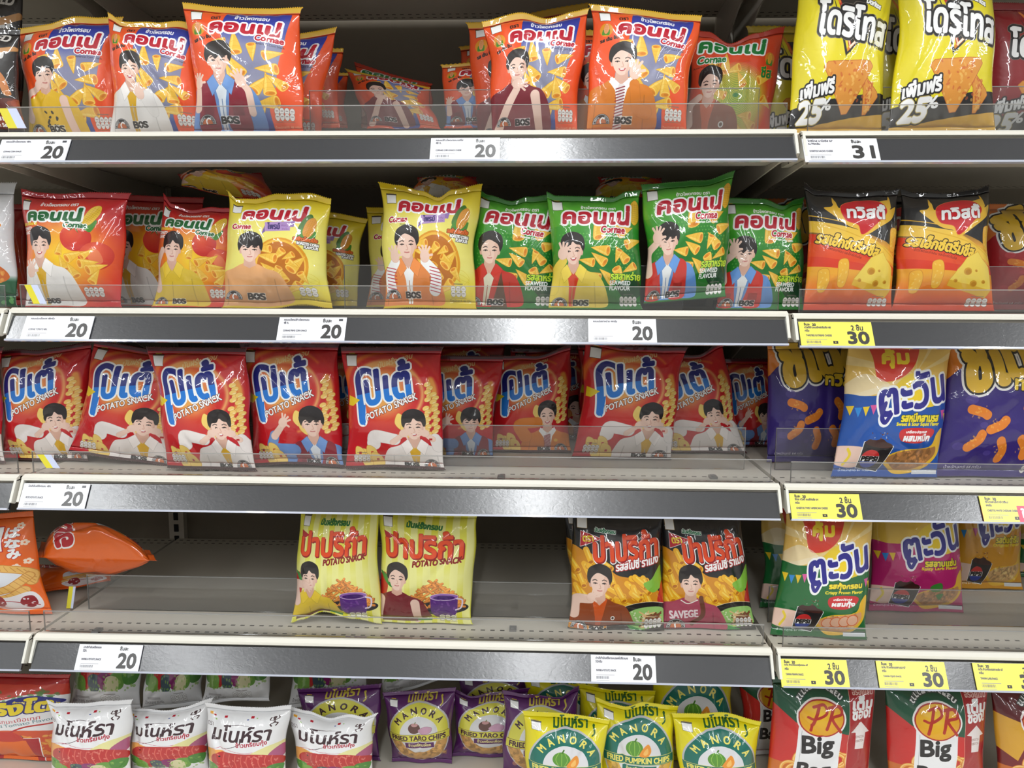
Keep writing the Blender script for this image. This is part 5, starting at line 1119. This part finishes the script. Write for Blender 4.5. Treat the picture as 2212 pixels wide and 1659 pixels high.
# ---- second visible shelf
B2 = [
 ('crunchy_snack_bag', 'silver', Q(-172, 396, 40, 396, 40, 657, -170, 657), .06, 'silver snack bag with orange pieces at far left', dict(seal=.09)),
 ('corn_snack_bag', 'tomato_yellow', Q(-80, 440, 62, 442, 64, 650, -70, 650), .2, 'dark red corn snack bag in shade between the silver and the red tomato bag', dict(low=True)),
 ('corn_snack_bag', 'tomato_white', Q(42, 408, 284, 418, 266, 657, 54, 657), .055, 'red tomato corn snack bag with a figure in a white jacket, leftmost in front', dict(top=[(.15, 6), (.35, 8), (.7, 2)], waist=.07)),
 ('corn_snack_bag', 'tomato_white', Q(222, 420, 442, 428, 432, 654, 240, 654), .165, 'red tomato corn snack bag with a white jacket, shaded between two front ones', dict()),
 ('corn_snack_bag', 'tomato_yellow', Q(352, 418, 540, 452, 530, 657, 326, 654), .088, 'red tomato corn snack bag with a figure in a yellow polo shirt', dict(top=[(.1, 18), (.3, 24), (.6, 10)])),
 ('corn_snack_bag', 'prime_peach', Q(490, 412, 716, 430, 718, 660, 478, 652), .045, 'yellow corn snack bag with a figure in a peach jacket', dict(top=[(.1, 16), (.25, 14), (.5, -2), (.8, -8)], bot=[(.4, 2), (.75, -8)])),
 ('corn_snack_bag', 'prime_orange', Q(596, 455, 796, 474, 772, 660, 606, 660), .158, 'yellow corn snack bag showing only its right half, behind the peach jacket one', dict(top=[(.6, -6)])),
 ('corn_snack_bag', 'prime_orange', Q(790, 448, 1000, 452, 990, 656, 790, 656), .16, 'yellow corn snack bag showing only its left edge, behind the striped sleeve one', dict()),
 ('corn_snack_bag', 'prime_orange', Q(815, 393, 1043, 398, 1030, 660, 828, 660), .05, 'yellow corn snack bag with a figure in orange overalls and striped sleeves', dict(top=[(.2, 6), (.42, 18), (.58, 32), (.72, 14)], bot=[(.3, -3)])),
 ('corn_snack_bag', 'seaweed_red', Q(1028, 406, 1222, 430, 1210, 660, 994, 658), .075, 'green seaweed corn snack bag with a figure in a red jacket', dict(top=[(.15, 12), (.4, 20), (.6, 6), (.85, -4)])),
 ('corn_snack_bag', 'seaweed_yellow', Q(1180, 416, 1386, 412, 1390, 656, 1184, 660), .05, 'green seaweed corn snack bag with a figure in a yellow jacket', dict(top=[(.1, 8), (.5, 10), (.7, 14), (.85, 2)])),
 ('corn_snack_bag', 'seaweed_blue', Q(1384, 400, 1590, 368, 1568, 640, 1390, 655), .048, 'green seaweed corn snack bag with a red vest figure, raised and tilted', dict(top=[(.2, 4), (.5, 8), (.7, 12)], nosnap=True)),
 ('corn_snack_bag', 'seaweed_blue', Q(1556, 428, 1740, 426, 1738, 662, 1545, 658), .09, 'green seaweed corn snack bag with a red vest figure, last of the green row', dict(top=[(.5, 4), (.75, 18), (.9, 4)])),
 ('cheese_puff_bag', 'twisty', Q(1738, 394, 1946, 408, 1930, 662, 1734, 660), .055, 'black and orange cheese puff bag, left one of the front pair', dict(top=[(.12, 14), (.5, 16), (.85, 6)])),
 ('cheese_puff_bag', 'twisty', Q(1944, 408, 2140, 399, 2148, 664, 1922, 662), .06, 'black and orange cheese puff bag, right one of the front pair', dict(top=[(.15, 10), (.5, 14), (.85, 8)])),
 ('cheese_puff_bag', 'twisty', Q(1845, 428, 2042, 420, 2030, 655, 1850, 655), .165, 'black and orange cheese puff bag in shade behind the front pair', dict(low=True)),
 ('cheese_puff_bag', 'cheez_red', Q(1640, 430, 1822, 432, 1815, 650, 1650, 650), .25, 'dark red cheese puff bag in shade behind the last green bag', dict(low=True)),
 ('cheese_puff_bag', 'cheez_red', Q(2108, 442, 2322, 440, 2320, 660, 2125, 660), .162, 'red and orange cheese puff bag cut by the right picture edge', dict()),
]
# ---- third visible shelf
W3 = 'red potato snack bag with a figure in a white jacket'
B3 = [
 ('potato_snack_bag', 'pote_white', Q(-205, 752, 6, 750, 12, 1012, -185, 1010), .075, W3+', cut by left picture edge', dict()),
 ('potato_snack_bag', 'pote_white', Q(-12, 760, 202, 738, 192, 1012, 8, 1012), .1, W3+', leaning over the sticker', dict(top=[(.2, 0), (.45, 8), (.6, 6)])),
 ('potato_snack_bag', 'pote_white', Q(203, 735, 424, 772, 374, 1008, 146, 976), .085, W3+', tilted clockwise', dict(nosnap=True)),
 ('potato_snack_bag', 'pote_white', Q(316, 750, 536, 753, 556, 1016, 360, 1010), .045, W3+', upright beside the blue shirt', dict()),
 ('potato_snack_bag', 'pote_blue', Q(516, 742, 735, 743, 748, 1017, 544, 1006), .077, 'red potato snack bag with a figure in a blue shirt and maroon vest, in front', dict(bot=[(.4, -6)])),
 ('potato_snack_bag', 'pote_white', Q(640, 762, 852, 762, 842, 1000, 660, 1000), .17, 'red potato snack bag seen as a dark strip between two front ones', dict(low=True)),
 ('potato_snack_bag', 'pote_white', Q(736, 750, 959, 750, 964, 1019, 747, 1011), .065, W3+', right of the blue shirt', dict(bot=[(.5, -5)])),
 ('potato_snack_bag', 'pote_blue', Q(876, 768, 1090, 770, 1064, 1010, 898, 1000), .165, 'red potato snack bag with a figure in a blue shirt, behind the acrylic divider', dict()),
 ('potato_snack_bag', 'pote_orange', Q(1058, 768, 1236, 744, 1236, 994, 1052, 986), .215, 'red potato snack bag with a figure in an orange jacket and striped tie', dict(top=[(.3, 8), (.6, 16)])),
 ('potato_snack_bag', 'pote_orange', Q(1100, 752, 1306, 758, 1300, 986, 1110, 986), .335, 'red potato snack bag seen as a strip right of the orange jacket one', dict(low=True)),
 ('potato_snack_bag', 'pote_white', Q(1243, 744, 1452, 750, 1442, 990, 1252, 988), .28, 'red potato snack bag hidden behind a white jacket one but for its left edge', dict(low=True)),
 ('potato_snack_bag', 'pote_white', Q(1264, 730, 1488, 751, 1447, 1016, 1233, 985), .165, W3+' and full yellow pennant', dict(top=[(.4, 10), (.7, 6)])),
 ('potato_snack_bag', 'pote_white', Q(1368, 768, 1563, 736, 1622, 1016, 1420, 1000), .225, W3+', the rightmost one', dict(top=[(.4, 14), (.7, 24)])),
 ('potato_snack_bag', 'pote_blue', Q(1545, 775, 1690, 776, 1680, 990, 1560, 985), .29, 'red potato snack bag in shade next to the purple bags', dict(low=True)),
 ('potato_snack_bag', 'pote_white', Q(150, 756, 350, 756, 340, 990, 160, 990), .27, 'red potato snack bag in deep shade at left, seen above the front ones', dict(low=True)),
 ('potato_snack_bag', 'pote_orange', Q(905, 742, 1095, 738, 1085, 980, 915, 980), .35, 'red potato snack bag in deep shade near the middle, seen above the front ones', dict(low=True)),
 ('cheese_puff_bag', 'cheez_purple', Q(1655, 741, 1866, 741, 1848, 1016, 1655, 1012), .158, 'purple cheese puff bag left of the blue squid snack', dict(waist=.03, vc=.135)),
 ('rice_cracker_bag', 'tawan_blue', Q(1834, 733, 2062, 733, 2026, 1032, 1792, 1034), .055, 'blue squid flavour snack bag with a sun, tilted between two purple bags', dict(waist=.05, vc=.122)),
 ('cheese_puff_bag', 'cheez_purple', Q(2046, 733, 2278, 733, 2262, 1040, 2012, 1040), .065, 'purple cheese puff bag at the right picture edge', dict(waist=.03, vc=.12)),
]
# ---- fourth visible shelf
B4 = [
 ('prawn_snack_bag', 'hanami', Q(-150, 1125, 72, 1104, 116, 1347, -115, 1347), .075, 'orange prawn snack bag standing at far left', dict(waist=.05)),
 ('potato_snack_bag', 'paprika_yellow', Q(648, 1097, 820, 1090, 826, 1365, 627, 1362), .062, 'pale yellow striped potato snack bag with a figure in a yellow shirt', dict(bot=[(.12, -8), (.35, -26), (.7, -12)], waist=.05)),
 ('potato_snack_bag', 'paprika_maroon', Q(812, 1097, 1036, 1106, 1022, 1361, 816, 1355), .07, 'pale yellow striped potato snack bag with a figure in a maroon top', dict(waist=.07, top=[(.5, 4)])),
 ('potato_snack_bag', 'paprika_black', Q(1212, 1099, 1400, 1100, 1392, 1335, 1240, 1335), .15, 'black ramen potato snack bag seen as a strip behind its twin', dict(low=True)),
 ('potato_snack_bag', 'paprika_black', Q(1236, 1099, 1432, 1105, 1436, 1370, 1226, 1346), .062, 'black ramen potato snack bag with a figure in a brown vest', dict(bot=[(.3, 10), (.7, 6)], waist=.045)),
 ('potato_snack_bag', 'paprika_pink', Q(1424, 1105, 1598, 1103, 1632, 1342, 1428, 1380), .07, 'black ramen potato snack bag with a figure in a pink sweatshirt', dict(waist=.04)),
 ('rice_cracker_bag', 'tawan_green', Q(1640, 1068, 1850, 1068, 1836, 1345, 1640, 1345), .16, 'green prawn flavour snack bag in shade behind the front one', dict(low=True, vc=.09)),
 ('rice_cracker_bag', 'tawan_green', Q(1697, 1093, 1889, 1093, 1874, 1386, 1660, 1393), .045, 'green prawn flavour snack bag with a sun, standing in front', dict(waist=.05, yaw=6, vc=.09)),
 ('rice_cracker_bag', 'tawan_pink', Q(1884, 1052, 2072, 1054, 2082, 1358, 1874, 1352), .155, 'magenta larb flavour snack bag', dict(waist=.03, vc=.09)),
 ('rice_cracker_bag', 'tawan_gold', Q(2048, 1000, 2212, 1004, 2210, 1290, 2052, 1286), .27, 'golden yellow original flavour snack bag deep on the shelf', dict(vc=.08)),
 ('rice_cracker_bag', 'tawan_green', Q(2190, 1090, 2380, 1090, 2380, 1292, 2196, 1290), .335, 'green snack bag deep on the shelf at the right picture edge', dict(low=True)),
]
# ---- lowest shelf in view
B5 = [
 ('rice_cracker_bag', 'ringo', Q(-130, 1456, 156, 1456, 160, 1745, -110, 1745), .105, 'red and white cracker bag with yellow lettering at far left', dict(seal=.04)),
 ('prawn_cracker_bag', 'manora_white', Q(100, 1512, 290, 1510, 292, 1752, 112, 1752), .048, 'white prawn cracker bag, first of four in front', dict(top=[(.1, 12), (.4, 14), (.75, 4)], waist=.09)),
 ('prawn_cracker_bag', 'manora_white', Q(268, 1526, 462, 1508, 455, 1752, 290, 1752), .072, 'white prawn cracker bag, second of four in front', dict(top=[(.12, 14), (.5, 26), (.65, 20)], waist=.09)),
 ('prawn_cracker_bag', 'manora_white', Q(438, 1520, 630, 1524, 622, 1752, 455, 1752), .048, 'white prawn cracker bag, third of four in front', dict(top=[(.3, 6), (.7, 6)], waist=.08)),
 ('prawn_cracker_bag', 'manora_white', Q(622, 1528, 818, 1540, 800, 1752, 640, 1752), .068, 'white prawn cracker bag, fourth of four in front beside the purple ones', dict(top=[(.2, 10), (.45, 26), (.7, 8), (.85, 14)], waist=.09)),
 ('taro_chip_bag', 'manora_purple', Q(640, 1490, 826, 1478, 822, 1735, 650, 1735), .13, 'purple taro chip bag behind the fourth white cracker bag', dict(low=True)),
 ('taro_chip_bag', 'manora_purple', Q(826, 1496, 986, 1484, 976, 1662, 848, 1660), .135, 'purple taro chip bag with its full round label in view', dict(top=[(.5, 4)], waist=.05)),
 ('taro_chip_bag', 'manora_purple', Q(978, 1490, 1146, 1488, 1122, 1740, 974, 1740), .15, 'purple taro chip bag in the middle of the purple group', dict(top=[(.25, 26), (.5, 10)])),
 ('taro_chip_bag', 'manora_purple', Q(1084, 1492, 1252, 1484, 1245, 1745, 1082, 1745), .103, 'purple taro chip bag partly covered by the first yellow one', dict(top=[(.35, 14), (.75, 30)])),
 ('taro_chip_bag', 'manora_purple', Q(985, 1458, 1150, 1450, 1150, 1690, 1000, 1690), .24, 'purple taro chip bag in shade at the back of the purple group', dict(low=True)),
 ('pumpkin_chip_bag', 'manora_yellow', Q(1128, 1534, 1318, 1556, 1300, 1758, 1136, 1758), .044, 'yellow pumpkin chip bag, left one of three in front', dict(top=[(.4, -2)], waist=.06)),
 ('pumpkin_chip_bag', 'manora_yellow', Q(1285, 1508, 1466, 1526, 1452, 1758, 1294, 1758), .07, 'yellow pumpkin chip bag, middle one of three in front', dict(top=[(.2, 12), (.35, 16), (.6, -4)], waist=.06)),
 ('pumpkin_chip_bag', 'manora_yellow', Q(1450, 1540, 1644, 1558, 1632, 1758, 1474, 1758), .06, 'yellow pumpkin chip bag, right one of three in front', dict(top=[(.3, -2), (.6, -12)], waist=.05)),
 ('pumpkin_chip_bag', 'manora_yellow', Q(1130, 1452, 1300, 1462, 1290, 1700, 1140, 1700), .2, 'yellow pumpkin chip bag behind the purple ears', dict(low=True)),
 ('pumpkin_chip_bag', 'manora_yellow', Q(1246, 1478, 1416, 1492, 1405, 1720, 1256, 1720), .135, 'yellow pumpkin chip bag behind the middle front one', dict(top=[(.4, 10)])),
 ('pumpkin_chip_bag', 'manora_yellow', Q(1405, 1432, 1592, 1430, 1582, 1690, 1418, 1690), .16, 'yellow pumpkin chip bag at the back with its green arch in view', dict()),
 ('ring_snack_bag', 'pr_red', Q(1592, 1444, 1762, 1444, 1745, 1720, 1602, 1720), .18, 'red ring snack bag in shade behind the first big one', dict(low=True)),
 ('ring_snack_bag', 'pr_red', Q(1668, 1462, 1892, 1470, 1872, 1792, 1648, 1792), .06, 'red and green ring snack bag, first of the big ones', dict(waist=.03)),
 ('ring_snack_bag', 'pr_red', Q(1908, 1470, 2134, 1476, 2122, 1798, 1922, 1798), .06, 'red and green ring snack bag, second of the big ones', dict(waist=.03)),
 ('ring_snack_bag', 'pr_maroon', Q(2140, 1478, 2362, 1480, 2352, 1798, 2158, 1798), .065, 'maroon ring snack bag at the right picture edge', dict(waist=.03)),
]
GR = {'corn_snack_bag': 'corn snack bags', 'potato_snack_bag': 'potato snack bags', 'tortilla_chip_bag': 'tortilla chip bags', 'cheese_puff_bag': 'cheese puff bags', 'rice_cracker_bag': 'cracker bags', 'prawn_cracker_bag': 'white prawn cracker bags', 'taro_chip_bag': 'purple taro chip bags', 'pumpkin_chip_bag': 'yellow pumpkin chip bags', 'ring_snack_bag': 'big ring snack bags', 'crunchy_snack_bag': 'snack bags at the left edge', 'prawn_snack_bag': 'orange prawn snack bags'}
for k, BB in ((1, B1), (2, B2), (3, B3), (4, B4), (5, B5)):
    for (nm, des, qd, dep, lab, op) in BB:
        op = dict(op); ns = op.pop('nosnap', False)
        pouch(nm, des, qd, dep, lab, group=GR[nm], snap=None if ns else k, **op)

# ---- bags lying on top of others or on the deck
def lying(nm, des, qd, z, tilt, label, **op):
    """lying pouch: its plane passes through height z at the picture centre of the corners; tilt raises the far edge"""
    c = np.mean([np.array(p, float) for p in qd], 0); d = ray(*c); base = CAM+d*((z-CAM[2])/d[2])
    t = math.radians(tilt); nrm = np.array([0, math.sin(t), -math.cos(t)])
    pouch(nm, des, qd, 0, label, group=GR[nm], plane=(base, nrm), **op)
def lyingY(nm, des, qd, Y, lean, label, **op):
    pouch(nm, des, qd, Y, label, group=GR[nm], lean=lean, **op)
lying('prawn_snack_bag', 'hanami', Q(80, 1206, 90, 1168, 322, 1190, 338, 1212), DECK[4]+.1, 8, 'orange prawn snack bag lying on its side on top of another', T=.095, bulge=.58, waist=.06, crease=16, amp=2.4)
lyingY('prawn_snack_bag', 'hanami', Q(60, 1218, 246, 1222, 240, 1254, 60, 1286), .172, 50, 'orange prawn snack bag lying underneath the other lying one', T=.04, waist=.02)
lyingY('corn_snack_bag', 'tomato_yellow', Q(384, 378, 566, 376, 606, 446, 392, 402), .17, 35, 'red tomato corn snack bag lying on its back on top of the others', T=.05, waist=.03)
lyingY('corn_snack_bag', 'tomato_white', Q(900, 382, 1030, 382, 1040, 430, 880, 428), .19, 30, 'red corn snack bag lying in shade above the striped sleeve bag', T=.045, low=True)
lyingY('corn_snack_bag', 'tomato_yellow', Q(1290, 386, 1430, 386, 1440, 425, 1280, 430), .22, 30, 'red corn snack bag lying in deep shade above the green row', T=.045, low=True)
# cracker bags stacked behind the white front row, lower halves in view
for i, (qd, dep, lab, op) in enumerate((
    (Q(158, 1388, 310, 1388, 305, 1530, 150, 1526), .16, 'white prawn cracker bag stacked behind the first front one, its red prawn print in view', dict()),
    (Q(314, 1388, 448, 1388, 440, 1520, 305, 1535), .17, 'white prawn cracker bag stacked behind the second front one, turned slightly', dict(yaw=-10)),
    (Q(448, 1388, 596, 1388, 582, 1514, 432, 1522), .16, 'white prawn cracker bag stacked behind the third front one, its leaf print in view', dict(bot=[(.6, -6)])),
    (Q(630, 1388, 798, 1388, 795, 1500, 618, 1530), .2, 'white prawn cracker bag stacked behind the fourth front one', dict(bot=[(.5, 4)])),
    (Q(815, 1388, 970, 1388, 945, 1470, 826, 1508), .21, 'white prawn cracker bag wedged askew above the purple taro bags', dict()))):
    pouch('prawn_cracker_bag', 'manora_white', qd, dep, lab, group=GR['prawn_cracker_bag'], lean=6, vc=.46, T=.045, **op)
